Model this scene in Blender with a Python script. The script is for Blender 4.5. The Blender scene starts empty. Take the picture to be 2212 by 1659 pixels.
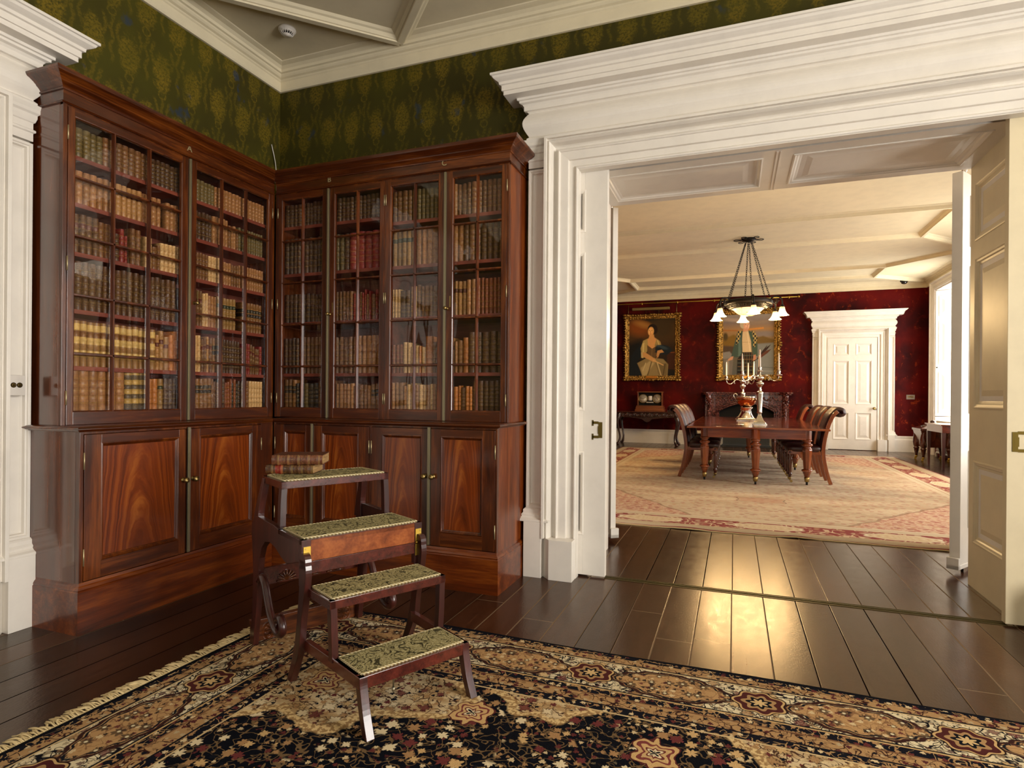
import bpy, math, random
import numpy as np
from mathutils import Matrix, Vector
random.seed(7)
C = bpy.context.scene.collection
pi = math.pi

# ------------------------------------------------------------------ mesh builder
class MB:
    def __init__(s, T=None):
        s.v=[]; s.f=[]; s.s=[]; s.m=[]; s.T=T or Matrix()
    def add(s, vs, fs, smooth=False, mat=0):
        o=len(s.v); T=s.T
        s.v += [tuple(T@Vector(p)) for p in vs]
        s.f += [[i+o for i in f] for f in fs]
        s.s += [smooth]*len(fs); s.m += [mat]*len(fs)
        return s
    def box(s,x0,x1,y0,y1,z0,z1,mat=0):
        if x0>x1:x0,x1=x1,x0
        if y0>y1:y0,y1=y1,y0
        if z0>z1:z0,z1=z1,z0
        v=[(x,y,z) for z in (z0,z1) for y in (y0,y1) for x in (x0,x1)]
        return s.add(v,[(0,2,3,1),(4,5,7,6),(0,1,5,4),(2,6,7,3),(0,4,6,2),(1,3,7,5)],mat=mat)
    def hexa(s,b,t,mat=0):      # bottom quad, top quad (ccw seen from above)
        return s.add(list(b)+list(t),[(3,2,1,0),(4,5,6,7),(0,1,5,4),(1,2,6,5),(2,3,7,6),(3,0,4,7)],mat=mat)
    def loft(s,rings,closed=True,cap=True,smooth=True,mat=0,loop=False):
        n=len(rings[0]); vs=[p for r in rings for p in r]; fs=[]
        R=len(rings); m=n if closed else n-1
        for i in range(R if loop else R-1):
            j=(i+1)%R
            for k in range(m):
                l=(k+1)%n
                fs.append((i*n+k,i*n+l,j*n+l,j*n+k))
        s.add(vs,fs,smooth,mat)
        if cap and closed and not loop:
            o=len(s.v)-len(vs)
            s.f += [[o+i for i in reversed(range(n))],[o+(R-1)*n+i for i in range(n)]]
            s.s += [False,False]; s.m += [mat,mat]
        return s
    def lathe(s,prof,c=(0,0,0),seg=20,smooth=True,mat=0,cap=True,lobes=0,amp=0,phase=0):
        rings=[]
        for r,z in prof:
            rings.append([(c[0]+r*(1+amp*math.cos(lobes*a))*math.cos(a),c[1]+r*(1+amp*math.cos(lobes*a))*math.sin(a),c[2]+z)
                          for a in [2*pi*k/seg+phase for k in range(seg)]])
        return s.loft(rings,True,cap,smooth,mat)
    def tube(s,path,r,seg=8,closed=False,smooth=True,mat=0,sq=None):
        P=[Vector(p) for p in path]; n=len(P); rr=r if isinstance(r,(list,tuple)) else [r]*n
        up=None; rings=[]
        for i in range(n):
            if closed: t=P[(i+1)%n]-P[i-1]
            else: t=P[min(i+1,n-1)]-P[max(i-1,0)]
            if t.length<1e-9: t=Vector((0,0,1))
            t.normalize()
            if up is None:
                up=Vector((0,0,1)) if abs(t.z)<.9 else Vector((1,0,0))
            a=up-t*up.dot(t)
            if a.length<1e-6: a=t.orthogonal()
            a.normalize(); up=a; b=t.cross(a)
            if sq: ring=[P[i]+a*(x*sq[1])+b*(y*sq[0]) for x,y in ((-.5,-.5),(-.5,.5),(.5,.5),(.5,-.5))]
            else: ring=[P[i]+(a*math.cos(q)+b*math.sin(q))*rr[i] for q in [2*pi*k/seg for k in range(seg)]]
            rings.append(ring)
        return s.loft(rings,True,not closed,smooth and not sq,mat,loop=closed)
    def prism(s,poly,d0,d1,ax='y',mat=0,smooth=False):   # polygon in the two other axes
        def P(a,b,d): return (a,d,b) if ax=='y' else ((d,a,b) if ax=='x' else (a,b,d))
        n=len(poly)
        vs=[P(a,b,d0) for a,b in poly]+[P(a,b,d1) for a,b in poly]
        fs=[tuple(range(n)),tuple(range(2*n-1,n-1,-1))]
        s.add(vs,fs,False,mat)
        o=len(s.v)-2*n
        for i in range(n):
            j=(i+1)%n; s.f.append([o+i,o+n+i,o+n+j,o+j]); s.s.append(smooth); s.m.append(mat)
        return s
    def mold(s,path,prof,n,closed=False,mat=0,k0=0,k1=0,smooth=False,cap=True):
        # prof points (a,b): a = offset to the left of travel (n x t), b = offset along n
        P=[Vector(p) for p in path]; n=Vector(n).normalized(); N=len(P); rings=[]
        for i in range(N):
            t0=(P[i]-P[i-1]).normalized() if (closed or i>0) else None
            t1=(P[(i+1)%N]-P[i]).normalized() if (closed or i<N-1) else None
            if t0 is None: l=n.cross(t1); m=l+t1*k0
            elif t1 is None: l=n.cross(t0); m=l+t0*k1
            else:
                l0=n.cross(t0); l1=n.cross(t1); m=(l0+l1)/(1+l0.dot(l1))
            rings.append([P[i]+m*a+n*b for a,b in prof])
        return s.loft(rings,True,cap and not closed,smooth,mat,loop=closed)
    def build(s,name,mats,parent=None,bevel=0,loc=None,fix=True):
        me=bpy.data.meshes.new(name); me.from_pydata(s.v,[],s.f)
        if not isinstance(mats,(list,tuple)): mats=[mats]
        for m in mats: me.materials.append(m)
        me.polygons.foreach_set('use_smooth',s.s); me.polygons.foreach_set('material_index',s.m)
        me.update()
        if fix:
            import bmesh
            bm=bmesh.new(); bm.from_mesh(me); bmesh.ops.recalc_face_normals(bm,faces=bm.faces); bm.to_mesh(me); bm.free()
        o=bpy.data.objects.new(name,me); C.objects.link(o)
        if parent is not None: o.parent=parent
        if loc: o.location=loc
        if bevel:
            b=o.modifiers.new('edge','BEVEL'); b.width=bevel; b.segments=2; b.limit_method='ANGLE'; b.angle_limit=.7
        return o

def tag(o,label,cat=None,group=None):
    o['label']=label
    if cat: o['category']=cat
    if group: o['group']=group
    return o
def thing(name,label,cat,loc=(0,0,0),rz=0,group=None):
    o=bpy.data.objects.new(name,None); C.objects.link(o); o.empty_display_size=.1
    o.location=loc; o.rotation_euler=(0,0,rz); return tag(o,label,cat,group)
def struct(o,label=None):
    o['kind']='structure'
    if label: o['label']=label
    return o
def dup(root,loc=None,rz=None,label=None):
    r=root.copy(); C.objects.link(r)
    if loc is not None: r.location=loc
    if rz is not None: r.rotation_euler=(0,0,rz)
    if label: r['label']=label
    for ch in list(root.children):
        c=ch.copy(); C.objects.link(c); c.parent=r
        for g in list(ch.children):
            d=g.copy(); C.objects.link(d); d.parent=c
    return r
def TR(x=0,y=0,z=0,rz=0): return Matrix.Translation((x,y,z))@Matrix.Rotation(rz,4,'Z')
def arc(cx,cy,r,a0,a1,n): return [(cx+r*math.cos(a0+(a1-a0)*i/n),cy+r*math.sin(a0+(a1-a0)*i/n)) for i in range(n+1)]
def spline(pts,n=6):   # Catmull-Rom
    P=[Vector(p) for p in pts]; P=[P[0]*2-P[1]]+P+[P[-1]*2-P[-2]]; out=[]
    for i in range(1,len(P)-2):
        for k in range(n):
            t=k/n; a,b,c,d=P[i-1:i+3]
            out.append(.5*((2*b)+(c-a)*t+(2*a-5*b+4*c-d)*t*t+(3*b-a-3*c+d)*t**3))
    out.append(P[-2]); return out

# ------------------------------------------------------------------ material expressions
def lin(h):
    h=h.lstrip('#'); c=[int(h[i:i+2],16)/255 for i in (0,2,4)]
    return tuple((x/12.92 if x<=.04045 else ((x+.055)/1.055)**2.4) for x in c)+(1,)
class E:
    def __init__(s,nt,k): s.nt=nt; s.k=k
    def _m(s,op,*a):
        n=s.nt.nodes.new('ShaderNodeMath'); n.operation=op
        for i,x in enumerate((s,)+a):
            if isinstance(x,E): s.nt.links.new(x.k,n.inputs[i])
            else: n.inputs[i].default_value=x
        return E(s.nt,n.outputs[0])
    def c(s,v):
        n=s.nt.nodes.new('ShaderNodeValue'); n.outputs[0].default_value=v; return E(s.nt,n.outputs[0])
    def __add__(s,o): return s._m('ADD',o)
    __radd__=__add__
    def __mul__(s,o): return s._m('MULTIPLY',o)
    __rmul__=__mul__
    def __sub__(s,o): return s._m('SUBTRACT',o)
    def __rsub__(s,o): return (s*-1)+o
    def __truediv__(s,o): return s._m('DIVIDE',o)
    def abs(s): return s._m('ABSOLUTE')
    def sin(s): return s._m('SINE')
    def cos(s): return s._m('COSINE')
    def sqrt(s): return s._m('SQRT')
    def floor(s): return s._m('FLOOR')
    def frac(s): return s._m('FRACT')
    def pow(s,p): return s._m('POWER',p)
    def min(s,o): return s._m('MINIMUM',o)
    def max(s,o): return s._m('MAXIMUM',o)
    def lt(s,o): return s._m('LESS_THAN',o)
    def gt(s,o): return s._m('GREATER_THAN',o)
    def atan2(s,o): return s._m('ARCTAN2',o)
    def ping(s,o): return s._m('PINGPONG',o)
    def rep(s,p): return ((s/p+.5).frac()-.5)*p       # repeat, centred
    def step(s,a,b):                                   # smooth a->b to 0..1
        n=s.nt.nodes.new('ShaderNodeMapRange'); n.interpolation_type='SMOOTHSTEP'
        s.nt.links.new(s.k,n.inputs[0]); n.inputs[1].default_value=a; n.inputs[2].default_value=b
        return E(s.nt,n.outputs[0])
class Mat:
    def __init__(s,name,**kw):
        s.m=bpy.data.materials.new(name); s.m.use_nodes=True; s.nt=s.m.node_tree
        s.b=s.nt.nodes['Principled BSDF']; s.out=s.nt.nodes['Material Output']
        for k,v in kw.items(): s.set(k,v)
    def set(s,k,v):
        names={'col':'Base Color','rough':'Roughness','metal':'Metallic','coat':'Coat Weight','coatr':'Coat Roughness','sheen':'Sheen Weight','spec':'Specular IOR Level',
               'em':'Emission Strength','emc':'Emission Color','trans':'Transmission Weight','ior':'IOR','sss':'Subsurface Weight'}
        i=s.b.inputs[names[k]]
        if isinstance(v,E): s.nt.links.new(v.k,i)
        elif isinstance(v,str): i.default_value=lin(v)
        else: i.default_value=v
        return s
    def co(s,kind='Object'):
        t=s.nt.nodes.new('ShaderNodeTexCoord'); return t.outputs[kind]
    def xyz(s,kind='Object'):
        n=s.nt.nodes.new('ShaderNodeSeparateXYZ'); s.nt.links.new(s.co(kind),n.inputs[0])
        return [E(s.nt,n.outputs[i]) for i in range(3)]
    def vec(s,x,y,z=0.):
        n=s.nt.nodes.new('ShaderNodeCombineXYZ')
        for i,a in enumerate((x,y,z)):
            if isinstance(a,E): s.nt.links.new(a.k,n.inputs[i])
            else: n.inputs[i].default_value=a
        return n.outputs[0]
    def noise(s,v,scale=5,detail=3,rough=.5,dist=0,col=False):
        n=s.nt.nodes.new('ShaderNodeTexNoise'); s.nt.links.new(v,n.inputs['Vector'])
        n.inputs['Scale'].default_value=scale; n.inputs['Detail'].default_value=detail
        n.inputs['Roughness'].default_value=rough; n.inputs['Distortion'].default_value=dist
        return E(s.nt,n.outputs['Color' if col else 'Fac'])
    def voro(s,v,scale=5,rand=1,feature='F1'):
        n=s.nt.nodes.new('ShaderNodeTexVoronoi'); n.feature=feature; s.nt.links.new(v,n.inputs['Vector'])
        n.voronoi_dimensions='2D'
        n.inputs['Scale'].default_value=scale; n.inputs['Randomness'].default_value=rand
        return n
    def mix(s,f,a,b):
        n=s.nt.nodes.new('ShaderNodeMix'); n.data_type='RGBA'
        for i,x in ((0,f),(6,a),(7,b)):
            if isinstance(x,E): s.nt.links.new(x.k,n.inputs[i])
            elif isinstance(x,str): n.inputs[i].default_value=lin(x)
            else: n.inputs[i].default_value=x
        return E(s.nt,n.outputs[2])
    def ramp(s,f,stops,interp='LINEAR'):
        n=s.nt.nodes.new('ShaderNodeValToRGB'); n.color_ramp.interpolation=interp
        e=n.color_ramp.elements
        while len(e)<len(stops): e.new(.5)
        for q,(p,c) in zip(e,stops): q.position=p; q.color=lin(c)
        s.nt.links.new(f.k,n.inputs[0]); return E(s.nt,n.outputs[0])
    def bump(s,h,strength=.3,dist=.01):
        n=s.nt.nodes.new('ShaderNodeBump'); n.inputs['Strength'].default_value=strength; n.inputs['Distance'].default_value=dist
        s.nt.links.new(h.k,n.inputs['Height']); s.nt.links.new(n.outputs[0],s.b.inputs['Normal']); return s
    def maprng(s,v,a,b,c,d):
        n=s.nt.nodes.new('ShaderNodeMapRange'); s.nt.links.new(v.k,n.inputs[0])
        for i,x in enumerate((a,b,c,d)): n.inputs[i+1].default_value=x
        return E(s.nt,n.outputs[0])
    def soft(s,c,sat,val=1.):
        n=s.nt.nodes.new('ShaderNodeHueSaturation'); s.nt.links.new(c.k,n.inputs['Color']); n.inputs['Saturation'].default_value=sat; n.inputs['Value'].default_value=val
        return E(s.nt,n.outputs[0])
    def rnd(s):
        n=s.nt.nodes.new('ShaderNodeObjectInfo'); return E(s.nt,n.outputs['Random'])

def wood(name,dark,mid,light,axis='z',scale=1,rough=.28,coat=.5,flame=None,bump=.05):
    M=Mat(name,coat=coat,coatr=.12); x,y,z=M.xyz()
    k={'x':(1.2,14,14),'y':(14,1.2,14),'z':(14,14,1.2)}[axis]
    v=M.vec(x*(k[0]*scale),y*(k[1]*scale),z*(k[2]*scale))
    n1=M.noise(v,1.2,5,.62,.6); n2=M.noise(M.vec(x*(k[0]*scale*5),y*(k[1]*scale*5),z*(k[2]*scale*5)),1.5,3)
    f=n1*.75+n2*.25
    if flame:      # crotch figure: arched sweeps rising to the middle of the panel, centre list given per panel width
        cx,w,zb,hh=flame
        u=(x-cx)/w; wob=M.noise(M.vec(x*4,z*2.5,.5),1.8,4)-.5
        q=((z-zb)/hh)*1.0+(u*u)*2.6+wob*.55
        b=M.noise(M.vec(q*4.,u*1.1,0.),1,4,.55,.3); b2=M.noise(M.vec(q*26,u*4.0,0.),1,2)
        core=1-(u+wob*.5).abs().step(0,.55)
        f=(b-.5)*.62+.46+(b2-.5)*.1+core*(M.noise(M.vec(x*9,z*3,0.),1,2)-.4)*.35
    M.set('col',M.ramp(f,[(.28,dark),(.5,mid),(.72,light)])); M.set('rough',rough)
    if bump: M.bump(n2,bump,.004)
    return M.m
LAMP,DINE,LIBR,LIBF,EXPO=36.,205.,310.,35.,0.0
# ------------------------------------------------------------------ materials
def paint(name,col,rough=.45,b=.02):
    M=Mat(name,rough=rough); n=M.noise(M.co(),6,4,.6); M.set('col',M.mix(n.step(.35,.75),col,tuple(c*.93 for c in lin(col)[:3])+(1,)))
    M.bump(M.noise(M.co(),90,2),b,.002); return M.m
WHITE=paint('white_gloss_paint','#ebe4d9',.35)
CEIL=paint('cream_ceiling_paint','#dcd0b2',.8)
CEILF=paint('warm_ceiling_paint','#e9dcba',.8)
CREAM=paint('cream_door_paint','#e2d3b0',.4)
DARK=Mat('dark_void',col='#0a0807',rough=.9).m
BRASS=Mat('aged_brass',col='#a8905a',metal=1.,rough=.38).m
BRASSB=Mat('bright_brass',col='#c9a648',metal=1.,rough=.42).m
STEEL=Mat('brushed_steel_strip',col='#a39a80',metal=.9,rough=.38).m
SILVER=Mat('polished_silver',col='#d9d2c4',metal=1.,rough=.16).m
IRON=Mat('black_iron',col='#1a1613',metal=.5,rough=.5).m
CASTI=Mat('cast_iron_grate',col='#20221f',metal=.3,rough=.55).m

def floor_mat():
    M=Mat('dark_varnished_boards',spec=.6); M.b.inputs['Specular Tint'].default_value=(1,.72,.34,1); x,y,z=M.xyz()
    near=y.lt(3.74); xx=x+near*0.004-.001
    i=(xx/.1685).floor(); fr=(xx/.1685).frac()-.5
    gap=(fr.abs()).step(.474,.488)
    wn=M.nt.nodes.new('ShaderNodeTexWhiteNoise'); wn.noise_dimensions='1D'; M.nt.links.new((i+near*37.).k,wn.inputs['W'])
    r=E(M.nt,wn.outputs['Value'])
    # board ends
    yy=y+r*2.7; e=(((yy/2.9).frac()-.5).abs()).lt(.0009)
    g=gap.max(e)
    grain=M.noise(M.vec(x*26,y*1.6,r*9),1.5,5,.65,.8); scuff=M.noise(M.co(),2.3,4,.6)
    blot=M.noise(M.co(),38,3,.6)
    base=M.ramp(grain*.6+r*.25+scuff*.2,[(.3,'#21130d'),(.52,'#3a2216'),(.75,'#553524')])
    c=M.mix(blot.step(.66,.76)*.25,base,'#6a5345')
    lightgap=M.mix(r.gt(.38),'#060302','#7d6850'); M.set('spec',(1-gap)*.42)
    M.set('col',M.mix(g*.9,c,lightgap))
    M.set('rough',M.maprng(M.noise(M.vec(x*10,y*5,0.),2,3),.3,.75,.21,.27))
    h=(M.noise(M.vec(x*14,y*5,0.),9,3,.6)*.8)-gap*2.
    M.bump(h,.14,.004); return M.m
FLOOR=floor_mat()

def damask(name,axis,ground,g2,motif,m2,stain=None,P=(.212,.66)):
    M=Mat(name,rough=.7,spec=.25); X=M.xyz(); u=X[axis]; v=X[2]
    wv=M.noise(M.vec(u,v,0.),22,3,.7)-.5; wl=M.noise(M.vec(u,v,3.),60,2,.6)-.5
    tot=None
    for (ou,ov) in ((0,0),(P[0]*.5,P[1]*.5)):
        a=(u+ou).rep(P[0]); b=(v+ov).rep(P[1])
        w3=M.noise(M.vec(u,v,6.+ou*9),13,2,.6)-.5; a2=a+wv*.05+w3*.05; b2=b+wv*.07+w3*.08
        # flower bunch above, ribbon ring, bow and garland below
        d=((a2*a2)*1.3+(b2-.14)*(b2-.14)*.4).sqrt()+wl*.05
        s=(1-d.step(.05,.086))*M.noise(M.vec(u,v,2.),55,3,.7).step(.30,.48)
        ring=((a*a+(b-.01)*(b-.01)).sqrt()-.024+wl*.012).abs(); s=s.max((1-ring.step(.002,.008))*.75)
        stem=(1-(a+(b*55).sin()*.008+wv*.03).abs().step(.004,.016))*(1-((b+.14).abs()).step(.1,.16)); s=s.max(stem*.55)
        leaf=(1-(((a.abs()-.03-(b+.09).abs()*.3).abs())+wl*.03).step(.004,.016))*(1-((b+.09).abs()).step(.05,.08)); s=s.max(leaf*.55)
        tot=s if tot is None else tot.max(s)
    fine=M.noise(M.vec(u,v,1.),70,3,.7)
    big=M.noise(M.vec(u,v,5.),1.7,3,.6)
    tot=tot*fine.step(.32,.6)
    g=M.mix(big.step(.35,.7),ground,g2); mt=M.mix(M.noise(M.vec(u,v,8.),4,2).step(.35,.65),motif,m2)
    c=M.mix(tot*.9,g,mt)
    if stain:
        st=M.noise(M.vec(u*1.4,v,11.),4.6,3,.6)
        c=M.mix(st.step(.62,.70)*.6,c,stain)
    M.set('col',c); M.bump(M.noise(M.co(),120,1),.08,.003); return M.m
GREENX=damask('green_damask_paper',0,'#332e02','#3d3904','#6e5b0e','#5c4f08','#24343f')
GREENY=damask('green_damask_paper_side',1,'#383203','#444005','#786313','#66570c','#21364e')  # same paper in lighter tones: the side walls' stronger light is in the colours
def velvet():
    M=Mat('crimson_velvet_paper',rough=.6,spec=.12); X=M.xyz(); u,v=X[0]+X[1]*.7,X[2]
    P=(.62,.9); n=M.noise(M.vec(u,v,0.),7,4,.7)-.5; n2=M.noise(M.vec(u,v,5.),6,3,.6)-.5; tot=None
    for ou,ov in ((0,0),(.31,.45)):
        a=(u+ou).rep(P[0])+n2*.16; b=(v+ov).rep(P[1])+n*.2; d=((a*a)*1.9+(b*b)*.8).sqrt()+n*.05
        s=(1-(d-.19).abs().step(.01,.06))*n2.step(-.1,.05); tot=s if tot is None else tot.max(s)
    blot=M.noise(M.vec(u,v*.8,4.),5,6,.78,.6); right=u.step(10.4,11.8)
    c=M.mix(M.noise(M.vec(u,v,2.),1.6,3).step(.3,.7),'#5c0402','#2c0103')
    c=M.mix(tot*.4,c,'#5e0c04')
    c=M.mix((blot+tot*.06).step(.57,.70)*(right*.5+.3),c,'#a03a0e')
    c=M.mix(M.noise(M.vec(u*2,v*.9,9.),12,6,.85).step(.68,.76)*.55,c,'#c0604c')
    M.set('col',c); M.bump(M.noise(M.co(),40,2),.12,.006); return M.m
VELVET=velvet()

# ------------------------------------------------------------------ room shell
XL,YB,CZ=-3.31,3.66,3.63          # library: left wall, doorway wall, ceiling
XR,YF=3.9,-4.2
FX0,FX1,FY0,FY1,FZ=-3.32,3.86,4.46,14.95,3.69    # dining room
OX0,OX1=-.926,1.474               # doorway opening
RX0,RX1=-.905,1.387               # deep reveal

b=MB(); b.box(XL-.3,XR+.3,YF-.3,15.3,-.12,0); struct(b.build('floor',FLOOR))
b=MB(); b.box(XL-.3,XR+.3,YF-.3,YB+.04,CZ,CZ+.1); ceil1=struct(b.build('ceiling',CEIL))
b=MB(); b.box(XL-.3,XR+.4,FY0,15.3,FZ,FZ+.1); ceil2=struct(b.build('ceiling',CEILF))
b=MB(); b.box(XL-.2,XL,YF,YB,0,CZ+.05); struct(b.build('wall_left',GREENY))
b=MB(); b.box(XL-.2,OX0,YB,YB+.03,0,CZ+.05); b.box(OX1,XR+.3,YB,YB+.03,0,CZ+.05); b.box(OX0,OX1,YB,YB+.03,2.578,CZ+.05)
struct(b.build('wall_back',GREENX))
b=MB(); b.box(XL-.2,RX0,3.775,FY0,0,FZ+.3); b.box(RX1,XR+.3,3.775,FY0,0,FZ+.3); b.box(RX0,RX1,3.775,FY0,2.60,FZ+.3)
struct(b.build('wall_between',WHITE))
b=MB(); b.box(XL-.2,XR+.3,YB+.03,3.775,2.72,3.9); b.box(XL-.2,-2.3,YB+.03,3.775,0,2.72); b.box(2.9,XR+.3,YB+.03,3.775,0,2.72)
struct(b.build('wall_cavity',DARK))

def win_wall(x0,x1,ya,yb,z1,wins,zs,zh,mat,name):      # wall parallel to Y with openings
    b=MB(); ys=[ya]+[q for w in wins for q in w]+[yb]
    for i in range(0,len(ys),2): b.box(x0,x1,ys[i],ys[i+1],0,z1)
    for w in wins: b.box(x0,x1,w[0],w[1],0,zs); b.box(x0,x1,w[0],w[1],zh,z1)
    return struct(b.build(name,mat))
def sash(n,T,w,z0,z1,mat=WHITE):       # local: x across, y depth, window centred
    b=MB(T); h=z1-z0
    b.box(-w/2,-w/2+.07,-.03,.05,z0,z1); b.box(w/2-.07,w/2,-.03,.05,z0,z1)
    b.box(-w/2,w/2,-.03,.05,z0,z0+.08); b.box(-w/2,w/2,-.03,.05,z1-.06,z1); b.box(-w/2,w/2,-.03,.05,z0+h/2-.03,z0+h/2+.03)
    for k in (1,2): x=-w/2+w*k/3; b.box(x-.01,x+.01,-.01,.02,z0,z1)
    for k in (1,3): z=z0+h*k/4; b.box(-w/2,w/2,-.01,.02,z-.01,z+.01)
    o=struct(b.build('window_%d'%n,mat)); return o
WF=[(5.3,6.9),(8.9,10.5),(12.9,14.39)]
win_wall(FX1,FX1+.42,FY0,15.3,FZ+.3,WF,.42,3.42,VELVET,'wall_right')
WN=[(-3.0,-1.4),(.2,1.8)]
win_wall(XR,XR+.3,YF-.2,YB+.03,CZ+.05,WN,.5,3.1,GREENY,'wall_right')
k=1
for w in WF: sash(k,TR(FX1+.36,(w[0]+w[1])/2,0,pi/2),w[1]-w[0],.42,3.42); k+=1
for w in WN: sash(k,TR(XR+.2,(w[0]+w[1])/2,0,pi/2),w[1]-w[0],.5,3.1); k+=1
FW=[(-2.4,-.9),(1.0,2.5)]
b=MB(); xs=[XL-.2]+[q for w in FW for q in w]+[XR+.3]
for i in range(0,len(xs),2): b.box(xs[i],xs[i+1],YF-.3,YF,0,CZ+.05)
for w in FW: b.box(w[0],w[1],YF-.3,YF,0,.5); b.box(w[0],w[1],YF-.3,YF,3.1,CZ+.05)
struct(b.build('wall_front',GREENX))
for w in FW: sash(k,TR((w[0]+w[1])/2,YF-.2,0,0),w[1]-w[0],.5,3.1); k+=1
b=MB(); b.box(FX0-.2,FX0,FY0,15.3,0,FZ+.3); struct(b.build('wall_left',VELVET))
b=MB(); b.box(FX0,FX1+.42,FY1,15.3,0,FZ+.3); struct(b.build('wall_far',VELVET))

# cornices (profile: a = out from the wall, b = height)
CP=[(0,0),(.016,0),(.022,.012),(.022,.07),(.03,.076),(.034,.084),(.05,.09),(.06,.1),(.064,.108),(.078,.112),(.085,.128),(.105,.142),(.125,.146),(.14,.15),(.15,.16),(0,.16)]
def cornice(rect,z,prof,mat,s=1.):
    x0,x1,y0,y1=rect; b=MB()
    b.mold([(x0,y0,z),(x1,y0,z),(x1,y1,z),(x0,y1,z)],[(a*s,h) for a,h in prof],(0,0,1),closed=True)
    return struct(b.build('trim_1',mat))
cornice((XL,XR,YF,YB),3.475,CP,CEIL)
cornice((FX0,FX1,FY0,FY1),3.53,CP,CEILF)
RIB=[(-.075,0),(-.06,-.014),(-.045,-.02),(-.03,-.04),(-.022,-.042),(-.02,-.052),(.02,-.052),(.022,-.042),(.03,-.04),(.045,-.02),(.06,-.014),(.075,0)]
def ribs(z,paths,mat,name,s=1,dz=0.):
    b=MB()
    for i,p in enumerate(paths):
        b.mold([(x,y,z+.001+i*.0004) for x,y in p],[(a*s,h-dz*(h<-.03)) for a,h in RIB],(0,0,1))
    return struct(b.build(name,mat))
t=(-2.19,3.565); 
ribs(CZ,[[(-3.22,2.535),t],[t,(.2,1.175)],[(.274,1.25),(2.7,3.6)],[(-3.22,2.6),(-.6,0)]],CEIL,'trim_2')
cx=.274
R=[]
for m in (0,1):
    Y=lambda y: y if m==0 else 19.92-y
    a,bb=2.69,-2.142
    for px_ in (0,1):
        X=lambda x: x if px_==0 else 2*cx-x
        R+=[[(X(a),Y(9.2)if m==0 else Y(9.25)),(X(a),Y(10.72)),(X(3.74),Y(11.83)),(X(a),Y(12.97)),(X(a),Y(14.0)),(X(3.74),Y(14.82))]] if m==0 else [[(X(a),Y(10.72)),(X(3.74),Y(11.83)),(X(a),Y(12.97)),(X(a),Y(14.2))]]
    for y in (10.72,12.97,14.0): R.append([(bb,Y(y)),(a,Y(y))])
ribs(FZ,R[:5],CEILF,'trim_3',.95,.012); ribs(FZ,R[5:],CEILF,'trim_3',.95,.012)

# ------------------------------------------------------------------ panelled joinery
def panelled(b,x0,x1,y,z0,z1,panels,t=.04,rec=.018,raised=True,back=False,mw=.03):
    """flat joinery face at local y (towards -y); panels = list of (xa,xb,za,zb)"""
    xs=sorted({x0,x1}|{p[0] for p in panels}|{p[1] for p in panels}); zs=sorted({z0,z1}|{p[2] for p in panels}|{p[3] for p in panels})
    for i in range(len(xs)-1):
        j=0
        while j<len(zs)-1:
            inp=lambda j:any(p[0]-1e-6<=(xs[i]+xs[i+1])/2<=p[1]+1e-6 and p[2]<=(zs[j]+zs[j+1])/2<=p[3] for p in panels)
            if inp(j): j+=1; continue
            k=j
            while k+1<len(zs)-1 and not inp(k+1): k+=1
            b.box(xs[i],xs[i+1],y,y+t,zs[j],zs[k+1]); j=k+1
    for (xa,xb,za,zb) in panels:
        sides=[(y,(0,-1,0),1)]+([(y+t,(0,1,0),-1)] if back else [])
        b.box(xa,xb,y+rec,y+t-(rec if back else 0),za,zb)
        for yy,n,d in sides:
            P=[(xa,yy,za),(xb,yy,za),(xb,yy,zb),(xa,yy,zb)] if d>0 else [(xa,yy,za),(xa,yy,zb),(xb,yy,zb),(xb,yy,za)]
            # n x t points into the panel
            b.mold(P,[(-.006,-.001),(-.006,.004),(.002,.006),(.008,.002),(mw*.4,-.001),(mw*.55,-.008),(mw*.8,-rec*.75),(mw,-rec-.001),(-.006,-rec-.001)],n,closed=True)
            if raised and (xb-xa)>.13 and zb-za>.13:
                g=mw+.012; g2=g+.045 if min(xb-xa,zb-za)>.25 else g+.02
                q=[(xa+g,yy+d*rec,za+g),(xb-g,yy+d*rec,za+g),(xb-g,yy+d*rec,zb-g),(xa+g,yy+d*rec,zb-g)]
                r=[(xa+g2,yy+d*rec*.45,za+g2),(xb-g2,yy+d*rec*.45,za+g2),(xb-g2,yy+d*rec*.45,zb-g2),(xa+g2,yy+d*rec*.45,zb-g2)]
                b.add(q+r,[(0,1,5,4),(1,2,6,5),(2,3,7,6),(3,0,4,7),(4,5,6,7)])
    return b

ARCH=[(0,0),(0,.03),(.004,.036),(.012,.038),(.018,.032),(.022,.024),(.06,.026),(.06,.044),(.064,.046),(.112,.05),(.112,.058),(.12,.064),(.128,.056),(.134,.032),(.15,.03),(.158,.042),(.166,.078),(.174,.096),(.18,.09),(.184,.084),(.188,.084),(.188,.11),(.205,.11),(.205,0)]
def bulge(r,z0,z1,n=10): return [(r*math.sin(pi*i/n),z0+(z1-z0)*i/n) for i in range(n+1)]
ENT=[(0,.205),(.012,.205),(.012,.222),(.0,.232)]+bulge(.034,.236,.385)+[(.012,.392),(.026,.394),(.026,.42),(.034,.432),(.05,.438),(.05,.45),(.062,.452),(.062,.466),(.128,.466),(.128,.49),(.138,.49),(.138,.522),(.15,.525),(.152,.54),(.166,.548),(.18,.558),(.186,.57),(.195,.572),(.195,.586),(-.06,.586),(-.06,.205)]
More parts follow.
